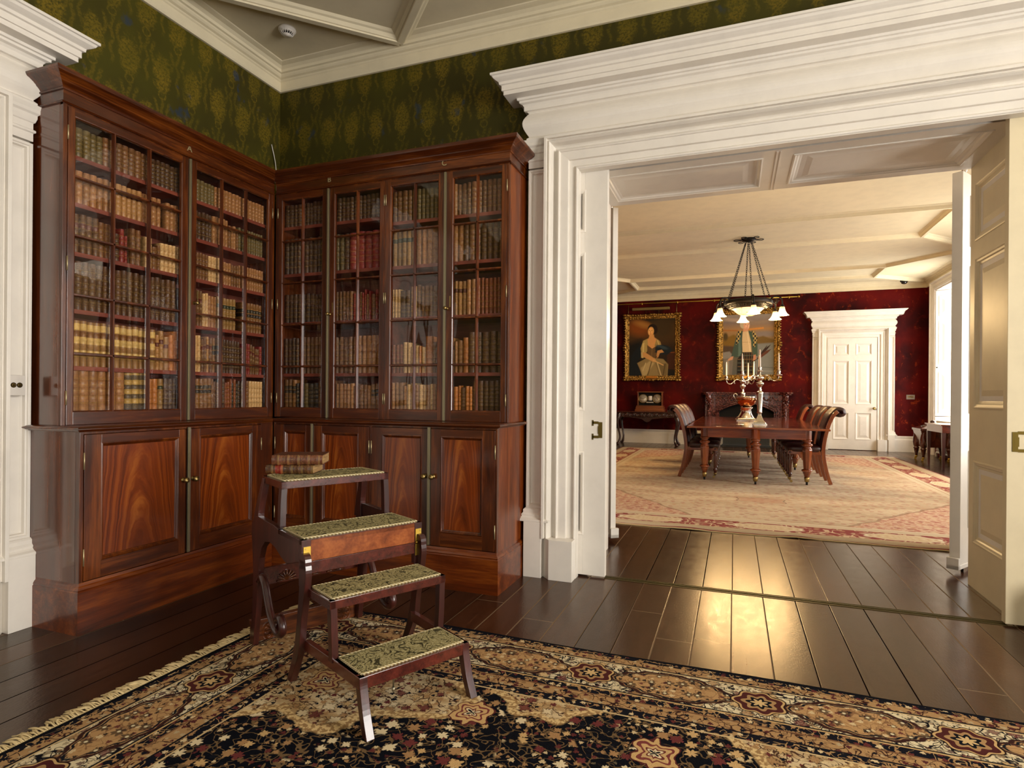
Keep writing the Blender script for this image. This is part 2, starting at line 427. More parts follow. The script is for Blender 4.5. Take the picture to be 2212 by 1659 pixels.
def surround(T,x0,x1,h,name):
    b=MB(T)
    b.mold([(x0,0,.25),(x0,0,h),(x1,0,h),(x1,0,.25)],ARCH,(0,-1,0))
    for s,xx in ((-1,x0),(1,x1)):
        a=xx; c=xx+s*.205; e=xx+s*.322
        # plinth block with chamfered outer edge
        pts=[(a,0),(a,-.12),(a+s*.15,-.12),(c,-.06),(c,0)]
        if s>0: pts=pts[::-1]
        b.add([(p[0],p[1],0) for p in pts]+[(p[0],p[1],.25) for p in pts],[(4,3,2,1,0),(5,6,7,8,9)]+[(i,(i+1)%5,5+(i+1)%5,5+i) for i in range(5)])
        # pilaster: base, shaft with sunk panel, capital
        lo,hi=min(c,e),max(c,e)
        b.box(lo,hi,-.105,0,0,.35)
        b.mold([(hi,0,.35),(hi,-.06,.35),(lo,-.06,.35),(lo,0,.35)],[(0,0),(.045,0),(.045,.012),(.03,.02),(.02,.03),(.024,.04),(.014,.052),(.014,.07),(.004,.08),(-.05,.08),(-.05,0)],(0,0,1))
        b.box(lo,hi,-.03,0,.4,h+.07)
        b.mold([(lo,-.03,.43),(hi,-.03,.43),(hi,-.03,h+.02),(lo,-.03,h+.02)],[(0,0),(0,.03),(.012,.03),(.016,.022),(.022,.022),(.026,.006),(.034,.0)],(0,-1,0),closed=True)
        b.mold([(hi,0,h+.03),(hi,-.06,h+.03),(lo,-.06,h+.03),(lo,0,h+.03)],[(0,0),(0,.04),(.008,.045),(.008,.055),(0,.06),(0,.09),(.006,.095),(.012,.115),(.012,.13),(.022,.14),(.022,.155),(.03,.175),(-.06,.175),(-.06,0)],(0,0,1))
    xl,xr=x0-.322,x1+.322
    b.box(xl,xr,-.055,0,h+.205,h+.23)
    b.mold([(xr,0,h),(xr,-.06,h),(xl,-.06,h),(xl,0,h)],ENT,(0,0,1))
    return struct(b.build(name,WHITE,bevel=.0015))
surround(TR(0,YB,0),OX0,OX1,2.578,'trim_4')
surround(TR(XL,0,0,pi/2),.52,1.582,2.352,'trim_5')      # wall on the left: local x runs along +Y
surround(TR(0,FY1,0),1.98,2.94,2.49,'trim_6')
b=MB(TR(XL,0,0,pi/2)); panelled(b,.52,1.582,-.01,.01,2.35,[(.63,.99,.25,.85),(1.11,1.47,.25,.85),(.63,.99,1.0,2.2),(1.11,1.47,1.0,2.2)]); struct(b.build('door_6',WHITE))
# inner jamb and head lining of the near opening
b=MB(); b.box(OX0-.003,OX0+.003,YB-.028,YB+.0325,0,2.575); b.box(OX1-.003,OX1+.003,YB-.028,YB+.0325,0,2.575); b.box(OX0,OX1,YB-.028,YB+.0325,2.575,2.582); struct(b.build('trim_7',WHITE))
# soffit panels
b=MB(Matrix.Translation((0,0,2.60))@Matrix.Rotation(-pi/2,4,'X'))
# local: x, z -> +Y ; local -y faces down
b=MB(Matrix(((1,0,0,0),(0,0,1,0),(0,1,0,2.588),(0,0,0,1))))
panelled(b,RX0,RX1,0,3.752,4.46,[(-.81,.15,3.86,4.36),(.33,1.29,3.86,4.36)],t=.02,rec=.014,mw=.05)
b.box(.225,.235,-.004,.001,3.775,4.46); b.box(.245,.25,-.004,.001,3.775,4.46)
struct(b.build('trim_8',WHITE))
# reveal linings (right one is seen)
for s,X in ((1,RX1+.012),(-1,RX0)):
    # local x -> +Y, local -y -> towards the opening
    T=Matrix(((0,s,0,X),(1,0,0,0),(0,0,1,0),(0,0,0,1)))
    b=MB(T); panelled(b,3.775,4.45,-.024,0,2.588,[(3.86,4.365,.28,.77),(3.86,4.365,1.10,2.0),(3.86,4.365,2.12,2.46)],t=.024,rec=.014,mw=.045)
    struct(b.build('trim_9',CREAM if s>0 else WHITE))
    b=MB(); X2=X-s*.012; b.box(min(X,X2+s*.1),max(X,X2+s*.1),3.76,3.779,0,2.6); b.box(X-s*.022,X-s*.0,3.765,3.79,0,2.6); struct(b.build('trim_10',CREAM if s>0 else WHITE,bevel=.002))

# sliding pocket doors
def pocket(n,T,mat):
    b=MB(T); W=1.24      # local x: 0 = meeting edge, +x into the pocket
    P=[]
    for xa,xb in ((.145,.56),(.68,1.1)):
        for za,zb in ((.27,.79),(1.063,2.06),(2.2,2.46)): P.append((xa,xb,za,zb))
    panelled(b,0,W,0,.012,2.6,P,t=.048,rec=.016,back=False,mw=.035,raised=False)
    o=struct(b.build('door_%d'%n,mat,bevel=.0015))
    h=MB(T)   # pierced brass pull plate shaped like a broken square
    h.box(.022,.046,-.003,0,.886,.986)
    h.box(.03,.05,-.0035,0,.912,.96); h.box(.046,.085,-.003,0,.974,.99); h.box(.046,.085,-.003,0,.884,.9); h.box(.078,.088,-.003,0,.962,.998); h.box(.078,.088,-.003,0,.874,.912)
    tag(h.build('door_handle',Mat('dark_brass',col='#6d5b2c',metal=1.,rough=.4).m,parent=o),'brass recessed pull plate')
    return o
pocket(1,Matrix(((-1,0,0,-.752),(0,1,0,3.694),(0,0,1,0),(0,0,0,1))),WHITE)
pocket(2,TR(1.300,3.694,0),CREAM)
b=MB(); b.box(OX0+.17,OX1-.16,3.722,3.732,0,.006); b.box(OX0+.17,OX1-.16,3.742,3.75,0,.006); b.box(OX0+.17,OX1-.16,3.7,3.76,0,.0025)
struct(b.build('trim_11',Mat('worn_brass_track',col='#4f4422',metal=.8,rough=.45).m))

# tall swinging leaves on the dining room side
def leaf(n,sx):
    hx=cx+(1.095 if sx>0 else -1.160); A=math.radians(35)
    ux=Vector((sx*math.sin(A),math.cos(A),0)); nn=Vector((sx*math.cos(A),-math.sin(A),0))   # face seen from the library
    T=Matrix(((ux.x,-nn.x,0,hx),(ux.y,-nn.y,0,4.67),(0,0,1,0),(0,0,0,1)))
    b=MB(T); W=1.12; P=[]
    for xa,xb in ((.13,.5),(.62,.99)):
        for za,zb in ((.3,.8),(1.06,2.03),(2.17,2.5)): P.append((xa,xb,za,zb))
    panelled(b,0,W,-(.03 if sx>0 else .022),.05,2.645,P,t=.06 if sx>0 else .044,rec=.016,back=True,mw=.035)
    o=struct(b.build('door_%d'%n,WHITE,bevel=.002))
    h=MB(T); h.box(-.035,.13,-.034,.034,.035,.062); h.box(-.035,-.005,-.034,.034,.035,.11); h.build('door_bottom_shoe',WHITE,parent=o,bevel=.002)
    h=MB(T); h.lathe([(.008,-.036),(.008,.0)],(.1,-.01,.036),10); h.build('floor_pivot',IRON,parent=o)
    h=MB(T); h.lathe([(.012,0),(.016,.01),(.016,.03),(.012,.04)],(.05,-.02,2.645),10); h.build('top_pivot',SILVER,parent=o)
leaf(3,-1); leaf(4,1)

# dining room: six panel door, baseboards, window shutters
b=MB(TR(0,FY1,0)); 
panelled(b,1.985,2.935,-.025,.012,2.487,[(2.09,2.39,.24,.83),(2.53,2.83,.24,.83),(2.09,2.39,1.02,1.985),(2.53,2.83,1.02,1.985),(2.09,2.39,2.11,2.36),(2.53,2.83,2.11,2.36)],t=.022,rec=.018,mw=.035)
fd=struct(b.build('door_5',WHITE))
h=MB(TR(2.875,FY1-.03,.93)@Matrix.Rotation(pi/2,4,'X')); h.lathe([(.022,0),(.022,.004),(.01,.01),(.009,.03),(.026,.04),(.033,.055),(.028,.07),(.0,.075)],seg=16); h.build('door_handle',BRASS,parent=fd)
h=MB(); h.box(2.91,2.925,FY1-.04,FY1-.025,.9,.93); h.build('latch',SILVER,parent=fd)
BP=[(0,0),(.03,0),(.03,.255),(.022,.262),(.022,.27),(.016,.285),(.02,.3),(.02,.325),(.008,.34),(0,.34)]
b=MB(); b.mold([(1.658,FY1,0),(FX0,FY1,0)],BP,(0,0,1)); b.mold([(FX1,FY1,0),(3.262,FY1,0)],BP,(0,0,1)); struct(b.build('baseboard_far',WHITE))
b=MB()
for a,c in ((FY0,5.2),(7.0,8.8),(10.6,12.8),(14.5,FY1)): b.mold([(FX1,a,0),(FX1,c,0)],BP,(0,0,1))
struct(b.build('baseboard_right',WHITE))
b=MB(); b.mold([(FX0,FY1,0),(FX0,FY0,0)],BP,(0,0,1)); struct(b.build('baseboard_left',WHITE))
b=MB(); b.mold([(XL,.2,0),(XL,YF,0)],BP,(0,0,1)); struct(b.build('baseboard_left',WHITE))
WA=[(0,0),(0,.02),(.01,.026),(.05,.03),(.05,.04),(.1,.046),(.12,.06),(.13,.075),(.15,.075),(.15,0)]
for w in WF:
    b=MB(); ya,yb=w
    b.mold([(FX1,yb,0),(FX1,yb,3.40),(FX1,ya,3.40),(FX1,ya,0)],[(a,h) for a,h in WA],(-1,0,0))
    struct(b.build('trim_12',WHITE))
    for s,yy in ((1,yb),(-1,ya)):
        A=math.radians(24); ux=Vector((math.cos(A),-s*math.sin(A),0)); 
        T=Matrix(((ux.x,s*math.sin(A)*1.0,0,FX1+.005),(ux.y,s*math.cos(A),0,yy-s*.004),(0,0,1,0),(0,0,0,1)))
        b=MB(T)
        panelled(b,0,.40,-.02,.80,3.36,[(.06,.34,.87,1.7),(.06,.34,1.86,2.75),(.06,.34,2.85,3.25)],t=.022,rec=.016,mw=.035)
        panelled(b,0,.40,-.02,.012,.79,[(.06,.34,.1,.7)],t=.022,rec=.016,mw=.035)
        o=struct(b.build('trim_13',WHITE))
        h=MB(T); h.lathe([(.008,0),(.014,.01),(.014,.02),(0,.026)],(.03,-.045,1.78),8); h.build('shutter_knob',IRON,parent=o)
    b=MB(); b.box(FX1,FX1+.40,ya,yb,3.37,3.42); b.box(FX1,FX1+.36,ya+.02,yb-.02,.42,.46); struct(b.build('trim_14',WHITE))
# ------------------------------------------------------------------ bookcases
MAH=('#200a02','#4b1e05','#854515')
W_Z=wood('mahogany_upright',*MAH,axis='z'); W_X=wood('mahogany_level',*MAH,axis='x')
W_Y=wood('mahogany_side','#2e130a','#552611','#7c3d17',axis='z',rough=.14,coat=1.)
W_Y2=wood('warm_mahogany_side','#3a1606','#6c2f0d','#9c5520',axis='z',rough=.3,coat=.25)
W_IN=wood('bookcase_interior','#4a2114','#6e3524','#85452f',axis='x',rough=.6,coat=0)
W_SH=wood('shelf_edge','#5a2416','#7c3622','#8f452c',axis='x',rough=.5,coat=.1)
def glass_mat():
    m=bpy.data.materials.new('old_window_glass'); m.use_nodes=True; nt=m.node_tree; nt.nodes.clear()
    out=nt.nodes.new('ShaderNodeOutputMaterial'); mx=nt.nodes.new('ShaderNodeMixShader'); tr=nt.nodes.new('ShaderNodeBsdfTransparent'); gl=nt.nodes.new('ShaderNodeBsdfGlossy')
    gl.inputs['Roughness'].default_value=.015; ge=nt.nodes.new('ShaderNodeNewGeometry'); dp=nt.nodes.new('ShaderNodeVectorMath'); dp.operation='DOT_PRODUCT'; nt.links.new(ge.outputs['Normal'],dp.inputs[0]); nt.links.new(ge.outputs['Incoming'],dp.inputs[1]); fr=((1-E(nt,dp.outputs['Value']).abs()).pow(5.)*.9+.075)
    no=nt.nodes.new('ShaderNodeTexNoise'); tc=nt.nodes.new('ShaderNodeTexCoord'); mp=nt.nodes.new('ShaderNodeMapping'); mp.inputs['Scale'].default_value=(1,1,.25)
    nt.links.new(tc.outputs['Object'],mp.inputs[0]); nt.links.new(mp.outputs[0],no.inputs['Vector']); no.inputs['Scale'].default_value=9; no.inputs['Detail'].default_value=1
    bp=nt.nodes.new('ShaderNodeBump'); bp.inputs['Strength'].default_value=.25; bp.inputs['Distance'].default_value=.01
    nt.links.new(no.outputs['Fac'],bp.inputs['Height']); nt.links.new(bp.outputs[0],gl.inputs['Normal'])
    nt.links.new(fr.k,mx.inputs[0]); nt.links.new(tr.outputs[0],mx.inputs[1]); nt.links.new(gl.outputs[0],mx.inputs[2]); nt.links.new(mx.outputs[0],out.inputs[0])
    return m
GLASS=glass_mat()
HING=Mat('pale_hinge_metal',col='#c9b98e',metal=.8,rough=.45).m
ROWS=[1.05,1.34,1.632,1.926,2.218,2.51]

def letter(ch,mat,parent,x,y,z,h=.035):
    cu=bpy.data.curves.new('letter','FONT'); cu.body=ch; cu.size=h*1.4; cu.extrude=.001; cu.align_x='CENTER'; cu.offset=.0006
    o=bpy.data.objects.new('brass_letter',cu); bpy.context.scene.collection.objects.link(o)
    dg=bpy.context.evaluated_depsgraph_get(); me=bpy.data.meshes.new_from_object(o.evaluated_get(dg)); bpy.data.objects.remove(o)
    me.materials.clear(); me.materials.append(mat)
    q=bpy.data.objects.new('brass_letter',me); C.objects.link(q); q.parent=parent; q.location=(x,y,z); q.rotation_euler=(pi/2,0,0); return q

def knob(parent,x,y,z,r=.013,name='knob'):
    b=MB(TR(x,y,z)@Matrix.Rotation(pi/2,4,'X')); b.lathe([(r*.9,0),(r*.9,.002),(r*.45,.006),(r*.4,.016),(r*.9,.02),(r,.027),(r*.8,.034),(0,.036)],seg=14)
    return b.build(name,BRASS,parent=parent)

def bookcase(loc,rz,label,x0,x1,du,bx0,bx1,db,gdoors,cdoors,strips,bstrips,knobs,bknobs,letters,end,shelves):
    root=thing('bookcase',label,'bookcase',loc,rz)
    U=-du; Bf=-db; L=end=='L'
    # carcass of the upper stage
    WS=W_Y if L else W_Y2
    for xa_ in (x0,x1-.02):
        b=MB(); b.box(xa_,xa_+.02,U+.0245,-.005,.985,2.56); b.build('side_panel',WS,root,bevel=.001)
    b=MB(); b.box(x0+.02,x1-.02,-.012,-.004,.985,2.56); b.box(x0+.02,x1-.02,U+.03,-.012,.985,1.05); b.box(x0+.02,x1-.02,U+.03,-.012,2.52,2.56)
    n=len(gdoors)//2
    for i in range(1,n): xm=(gdoors[2*i-1][1]+gdoors[2*i][0])/2; b.box(xm-.012,xm+.012,U+.025,-.012,1.05,2.52)
    b.build('back_panel',W_IN,root)
    b=MB(); b.box(x0,gdoors[0][0]-.002,U-.001,U+.024,.985,2.56); b.box(gdoors[-1][1]+.002,x1,U-.001,U+.024,.985,2.56)
    for i in range(1,n): b.box(gdoors[2*i-1][1]+.001,gdoors[2*i][0]-.001,U-.001,U+.024,.985,2.56)
    b.box(x0,x1,U+.002,U+.02,2.548,2.56); b.build('face_frame',W_Z,root,bevel=.001)
    # frieze and cornice
    xx0,xx1=(x0,x1) 
    def around(prof,z,d,a,c,name,mat):
        b=MB()
        if L: path=[(c,-d,z),(a,-d,z),(a,0,z)]; b.mold(path,prof,(0,0,1),k0=1)
        else: path=[(c,0,z),(c,-d,z),(a,-d,z)]; b.mold(path,prof,(0,0,1),k1=0)
        return b.build(name,mat,root)
    b=MB(); b.box(x0,x1,U,-.004,2.56,2.66); b.build('frieze',W_X,root)
    around([(0,0),(.008,0),(.012,.004),(.008,.009),(0,.009)],2.556,du,x0,x1,'frieze_bead',W_X)
    around([(0,0),(.006,0),(.009,.006),(.006,.012),(.014,.02),(.026,.028),(.03,.034),(.034,.036),(.04,.042),(.058,.054),(.066,.058),(.07,.066),(.07,.078),(-.05,.078),(-.05,0)],2.622,du,x0,x1,'cornice',W_X)
    # waist moulding, base
    around([(-.01,0),(.012,0),(.014,.004),(.022,.006),(.028,.012),(.028,.016),(.022,.022),(.012,.026),(-.2,.026),(-.2,0)],.959,db,bx0,bx1,'waist_moulding',W_X)
    b=MB(); b.box(bx0+.001,bx1-.001,Bf+.032,-.002,.24,.958); b.build('base_carcass',W_Y,root)
    if L: b=MB(); b.box(bx0-.0005,bx0+.02,Bf+.0305,0,.22,.96); b.build('side_panel',W_Y,root,bevel=.001)
    else: b=MB(); b.box(bx1-.02,bx1+.0005,Bf+.0305,0,.22,.96); b.build('side_panel',WS,root,bevel=.001)
    b=MB(); c=.0
    b.box(bx0-.0005,cdoors[0][0]-.002,Bf,Bf+.03,.22,.96); b.box(cdoors[-1][1]+.002,bx1+.0005,Bf,Bf+.03,.22,.96)
    for i in range(1,len(cdoors)//2): b.box(cdoors[2*i-1][1]+.002,cdoors[2*i][0]-.002,Bf,Bf+.03,.22,.96)
    b.box(bx0,bx1,Bf+.001,Bf+.03,.948,.96); b.box(bx0,bx1,Bf+.001,Bf+.03,.22,.238); b.build('face_frame',W_Z,root,bevel=.001)
    around([(-.03,0),(.016,0),(.016,.2),(.012,.205),(.014,.211),(.008,.222),(.002,.228),(0,.242),(-.03,.242)],0,db,bx0,bx1,'plinth',wood('mahogany_plinth','#2d0f03','#602606','#914a12',axis='x' ))
    # glazed doors
    for k,(a,c,panes,hinge) in enumerate(gdoors):
        b=MB(); st=.032 if hinge=='L' else .04; sr=.04 if hinge=='L' else .032
        y0,y1=U-.004,U+.018
        b.box(a,a+st,y0,y1,.986,2.547); b.box(c-sr,c,y0,y1,.986,2.547)
        b.box(a+st,c-sr,y0,y1,.986,1.05,1); b.box(a+st,c-sr,y0,y1,2.51,2.547,1); dr=b.build('glazed_door',[W_Z,W_X],root,bevel=.0012)
        ga,gc=a+st,c-sr; b=MB()
        for i in range(1,panes): x=ga+(gc-ga)*i/panes; b.prism([(x-.009,y1-.004),(x-.004,y0+.001),(x+.004,y0+.001),(x+.009,y1-.004)],1.05,2.51,'z')
        for z in ROWS[1:-1]: b.prism([(y1-.004,z-.009),(y0+.001,z-.004),(y0+.001,z+.004),(y1-.004,z+.009)],ga,gc,'x')
        b.mold([(ga,y0,1.05),(gc,y0,1.05),(gc,y0,2.51),(ga,y0,2.51)],[(-.001,-.018),(-.001,.0),(.002,-.001),(.005,-.004),(.006,-.009),(.006,-.018)],(0,-1,0),closed=True)
        b.build('glazing_bars',W_Z,dr)
        b=MB(); b.add([(ga,y1-.005,1.05),(gc,y1-.005,1.05),(gc,y1-.005,2.51),(ga,y1-.005,2.51)],[(0,1,2,3)]); b.build('glass',GLASS,dr,fix=False)
        hx=a-.001 if hinge=='L' else c+.001
        for z in (1.12,1.78,2.42):
            b=MB(); b.box(hx-.002,hx+.002,y0-.001,y0+.003,z-.035,z+.035); b.lathe([(.0028,-.035),(.0028,.035)],(hx,y0-.002,z),8); b.build('hinge',HING,dr)
        for kd,kx in knobs:
            if kd==k:
                knob(dr,kx,y0,1.692,.012)
                b=MB(); b.box(kx+.018,kx+.026,y0-.0015,y0,1.70,1.77); b.build('lock_plate',BRASS,dr)
    for x in strips:
        b=MB(); b.box(x-.008,x+.008,U-.012,U-.004,.988,2.547); b.box(x-.004,x+.004,U-.016,U-.01,.988,2.547); b.build('door_strip',STEEL,root)
    # cupboard doors
    for k,(a,c,hinge) in enumerate(cdoors):
        y0=Bf-.004; pa=a+.078; pc=c-.078
        if c-a>.5: pa,pc=(a+.081,c-.042) if hinge=='L' else (a+.06,c-.075)
        if c-a<.45: pa,pc=(a+.075,c-.04) if hinge=='L' else (a+.066,c-.078)
        pa=max(pa,a+.04)
        b=MB(); b.box(a,pa,y0,y0+.022,.247,.945); b.box(pc,c,y0,y0+.022,.247,.945)
        b.box(pa,pc,y0,y0+.022,.247,.33,1); b.box(pa,pc,y0,y0+.022,.902,.945,1); dr=b.build('cupboard_door',[W_Z,W_X],root,bevel=.0012)
        fl=wood('flame_mahogany','#331003','#783209','#ad6220',axis='z',flame=((pa+pc)/2,(pc-pa)/2,.33+.1*(k%2),.57),rough=.24,bump=0)
        b=MB(); b.box(pa,pc,y0+.012,y0+.02,.33,.902); b.build('door_panel',fl,dr)
        b=MB(); b.mold([(pa,y0,.33),(pc,y0,.33),(pc,y0,.902),(pa,y0,.902)],[(-.002,-.014),(-.002,0),(.004,.002),(.008,-.001),(.011,-.006),(.016,-.009),(.018,-.0125)],(0,-1,0),closed=True); b.build('panel_moulding',W_Z,dr)
        hx=a-.001 if hinge=='L' else c+.001
        for z in (.36,.82):
            b=MB(); b.box(hx-.002,hx+.002,y0-.001,y0+.003,z-.04,z+.04); b.lathe([(.0028,-.04),(.0028,.04)],(hx,y0-.001,z),8); b.build('hinge',HING,dr)
        for kd,kx in bknobs:
            if kd==k: knob(dr,kx,y0,.66,.016)
    for x in bstrips:
        b=MB(); b.box(x-.009,x+.009,Bf-.012,Bf-.004,.25,.955); b.box(x-.004,x+.004,Bf-.016,Bf-.011,.25,.955); b.build('door_strip',STEEL,root)
    # shelves
    segs=[]
    for i in range(n):
        a=x0+.02 if i==0 else (gdoors[2*i-1][1]+gdoors[2*i][0])/2+.012
        c=x1-.02 if i==n-1 else (gdoors[2*i+1][1]+gdoors[2*i+2][0])/2-.012
        segs.append((a,c))
        for z in shelves[i][1:]:
            b=MB(); b.box(a+.001,c-.001,U+.035,-.013,z-.022,z); b.build('shelf',W_SH,root,bevel=.001)
    for ch,x in letters: letter(ch,HING,root,x,U-.0015,2.594,.036)
    return root,segs

SHA=[1.05,1.28,1.565,1.853,2.10,2.335]
SHB=[1.05,1.292,1.652,1.996,2.33]
SHC=[1.05,1.291,1.655,1.993,2.285]
# A : against the left wall, local x = world Y, front faces +X
A,segA=bookcase((XL+.01,0,0),pi/2,'tall glazed mahogany bookcase against the left wall, lettered A on its frieze',
  1.922,3.333,.24,1.905,3.155,.405,
  [(1.944,2.625,3,'L'),(2.642,3.311,3,'R')],[(1.924,2.479,'L'),(2.513,3.048,'R')],[2.634],[2.497],[(1,2.672)],[(0,2.466),(1,2.53)],[('A',2.633)],'L',[SHA])
BC,segB=bookcase((0,YB,0),0,'tall glazed mahogany bookcase against the doorway wall, lettered B and C on its frieze',
  -3.045,-1.276,.325,-2.89,-1.272,.50,
  [(-3.022,-2.602,2,'L'),(-2.585,-2.152,2,'R'),(-2.137,-1.713,2,'L'),(-1.696,-1.291,2,'R')],
  [(-2.875,-2.583,'L'),(-2.562,-2.138,'R'),(-2.118,-1.722,'L'),(-1.70,-1.284,'R')],[-2.593,-1.704],[-2.572,-1.711],[(1,-2.577),(3,-1.69)],[(2,-1.738),(3,-1.684)],[('B',-2.592),('C',-1.718)],'R',[SHB,SHC])
# the open lower cupboard on the dark side is narrower: plain

# ------------------------------------------------------------------ books
def bright(h): return tuple(min(1,q*1.6) for q in lin(h)[:3])+(1,)
def leather(name,col,col2,label=None,gold='#c9a24e',bands=5,goldw=1.,stripe=False,lab2=None,dirty=.5):
    M=Mat(name,rough=.5,coat=.12,coatr=.3); r=M.rnd()
    at=M.nt.nodes.new('ShaderNodeAttribute'); at.attribute_name='unit'; sp=M.nt.nodes.new('ShaderNodeSeparateXYZ'); M.nt.links.new(at.outputs['Vector'],sp.inputs[0]); x,y,z=[E(M.nt,sp.outputs[i]) for i in range(3)]
    n=M.noise(M.vec(x*2+r*50.,y*3,z*7+r*9.),2.2,4,.65)
    c=M.mix(n.step(.3,.7),bright(col),bright(col2))
    hue=M.nt.nodes.new('ShaderNodeHueSaturation'); M.nt.links.new(c.k,hue.inputs['Color']); hue.inputs['Hue'].default_value=.5
    M.nt.links.new(((r*7.3).frac()*.45+.8).k,hue.inputs['Value']); c=E(M.nt,hue.outputs[0])
    zz=(z-.06)/.88; f=(zz*(bands+1)).frac(); d=(f-.5).abs(); d=(.5-d)
    line=1-(d-.06).abs().step(.012,.03)
    orn=M.noise(M.vec(x*22,0.,z*40),1.,2,.6).step(.55,.62)*((d-.3).abs()).lt(.13)
    inside=((zz-.5).abs()).lt(.49)
    if label:
        cell=(zz*(bands+1)).floor(); isl=(cell-(bands-1)).abs().lt(.5)*d.gt(.11)
        c=M.mix(isl,c,label); txt=M.noise(M.vec(x*14,0.,z*95),1,1).step(.55,.6)*isl*d.gt(.2); orn=orn*(1-isl)+txt*.9
        if lab2:
            is2=(cell-(bands-2)).abs().lt(.5)*d.gt(.11); c=M.mix(is2,c,lab2)
    if stripe: c=M.mix(((zz*(bands+1)).floor()._m('MODULO',2.)).lt(.5)*.8,c,stripe)
    g=(line.max(orn*.75*goldw))*inside*y.lt(.35)
    rub=M.noise(M.vec(x*4,y,z*9),3,3).step(.3,.62)
    M.set('col',M.mix(g*rub*.85,c,gold)); M.set('metal',g*rub*.35)
    M.set('rough',M.maprng(n,0,1,.38,.62)); return M.m
PAGES=Mat('aged_pages',col='#a8875a',rough=.9).m
LE={'tan':leather('tan_calf','#6d4423','#8a5c33'),'brown':leather('brown_calf','#4a2a15','#66401f'),'dark brown':leather('dark_brown_calf','#2a170c','#402512'),
 'pale tan':leather('pale_tan_calf','#9a7443','#b59160',gold='#6d4a22'),'reddish brown':leather('reddish_brown_calf','#55240f','#733a1d'),
 'tan red-labelled':leather('tan_calf_red_label','#7d5329','#946a3c','#561712'),'brown red-labelled':leather('brown_calf_red_label','#45280f','#5e3b1c','#5b150f'),
 'brown dark-labelled':leather('brown_calf_dark_label','#573514','#6d4520','#15130f',lab2='#23150c'),'green-labelled':leather('tan_green_label','#6b4a22','#7d5b2e','#1d2a17'),
 'gilt striped':leather('gilt_striped','#a5834a','#b79655','#5e2f16',stripe='#7d4a22',goldw=1.2),'navy and gilt':leather('navy_gilt','#a98647','#927036',stripe='#161a2c',bands=6,goldw=1.4),
 'red':leather('red_morocco','#58110f','#6d1914'),'orange tan':leather('orange_tan','#8d501d','#a1632c',gold='#5a2c10'),'gilt-spined brown':leather('gilt_brown','#3a200e','#4a2c14',gold='#b5923f',goldw=1.6,bands=6),
 'olive brown':leather('olive_brown','#45361a','#544524'),'black':leather('black_calf','#15110e','#241c16')}
def unit_attr(me,co):
    a=me.attributes.new('unit','FLOAT_VECTOR','POINT'); a.data.foreach_set('vector',[c for p in co for c in p])
def book_mesh(mat,nb):
    b=MB(); n=7     # unit book: x 0..1 thickness, y 0 (spine) .. 1, z 0..1
    def ring(z,g=0.):
        pts=[(.5-(.5+g)*math.cos(pi*i/n),.13-(.13+g*.6)*math.sin(pi*i/n),z) for i in range(n+1)]
        return pts+[(1.,1.,z),(0.,1.,z)]
    zs=[(0,0)]
    for k in range(nb):
        z=.06+.88*(k+1)/(nb+1); zs+=[(z-.014,0),(z-.008,.035),(z+.008,.035),(z+.014,0)]
    zs+=[(1,0)]
    rg=[ring(z,g) for z,g in zs]; rg[0]=[(x,y,0) for x,y,z in rg[0]]
    b.loft(rg,True,False,True,0)
    m=len(rg[0]); o=0
    # cover edge and recessed page block on top
    top=[(x,y,1.) for x,y,_ in rg[0]]; inn=[(.1+.8*x,max(.1,min(.97,y+.0)),1.) for x,y,_ in rg[0]]; inb=[(x,y,.975) for x,y,_ in inn]
    b.loft([top,inn],True,False,False,0); b.loft([inn,inb],True,False,False,0)
    b.add(inb,[tuple(range(m))],False,1); b.add(rg[0],[tuple(range(m))[::-1]],False,0)
    ob=b.build('book',[LE[mat],PAGES],fix=False); unit_attr(ob.data,b.v); return ob
PROTO={}
for i,k in enumerate(LE): PROTO[k]=book_mesh(k,6 if k in('navy and gilt','gilt-spined brown') else (4 if i%3==0 else 5))
ORD='first second third fourth fifth sixth seventh eighth ninth tenth eleventh twelfth thirteenth fourteenth fifteenth sixteenth seventeenth eighteenth nineteenth twentieth twenty-first twenty-second twenty-third twenty-fourth twenty-fifth twenty-sixth twenty-seventh twenty-eighth twenty-ninth thirtieth'.split()
SHN=['bottom','second lowest','third lowest','fourth lowest','fifth lowest','top']
def row(spec): return spec
books=[]
rb=random.Random(11)
def fill(root,rz,x0,x1,yf,z,shelf,door,runs,group):
    """runs = list of (kinds, thickness, height, count-or-None)"""
    x=x0; i=0; ri=0
    while ri<len(runs):
        kinds,t,h,cnt=runs[ri]; k=0
        kk=rb.choice(kinds.split('/')); 
        while (cnt is None or k<cnt):
            th=t*rb.uniform(.9,1.12); hh=h*rb.uniform(.985,1.015)
            if kinds.startswith('*'):
                kk=rb.choice(kinds[1:].split('/')); th=t*rb.uniform(.7,1.3); hh=h*rb.uniform(.86,1.04)
            if x+th>x1: return
            if kk=='gap': x+=th; k+=1; continue
            books.append(dict(kind=kk,root=root,rz=rz,x=x+.0004,y=yf+rb.uniform(0,.006),z=z,t=th-.0008,h=hh,d=min(.15,hh*.62),shelf=shelf,door=door,i=i,group=group))
            x+=th; i+=1; k+=1
        ri+=1
dA,dB=(1.95,2.63),(2.645,3.30)
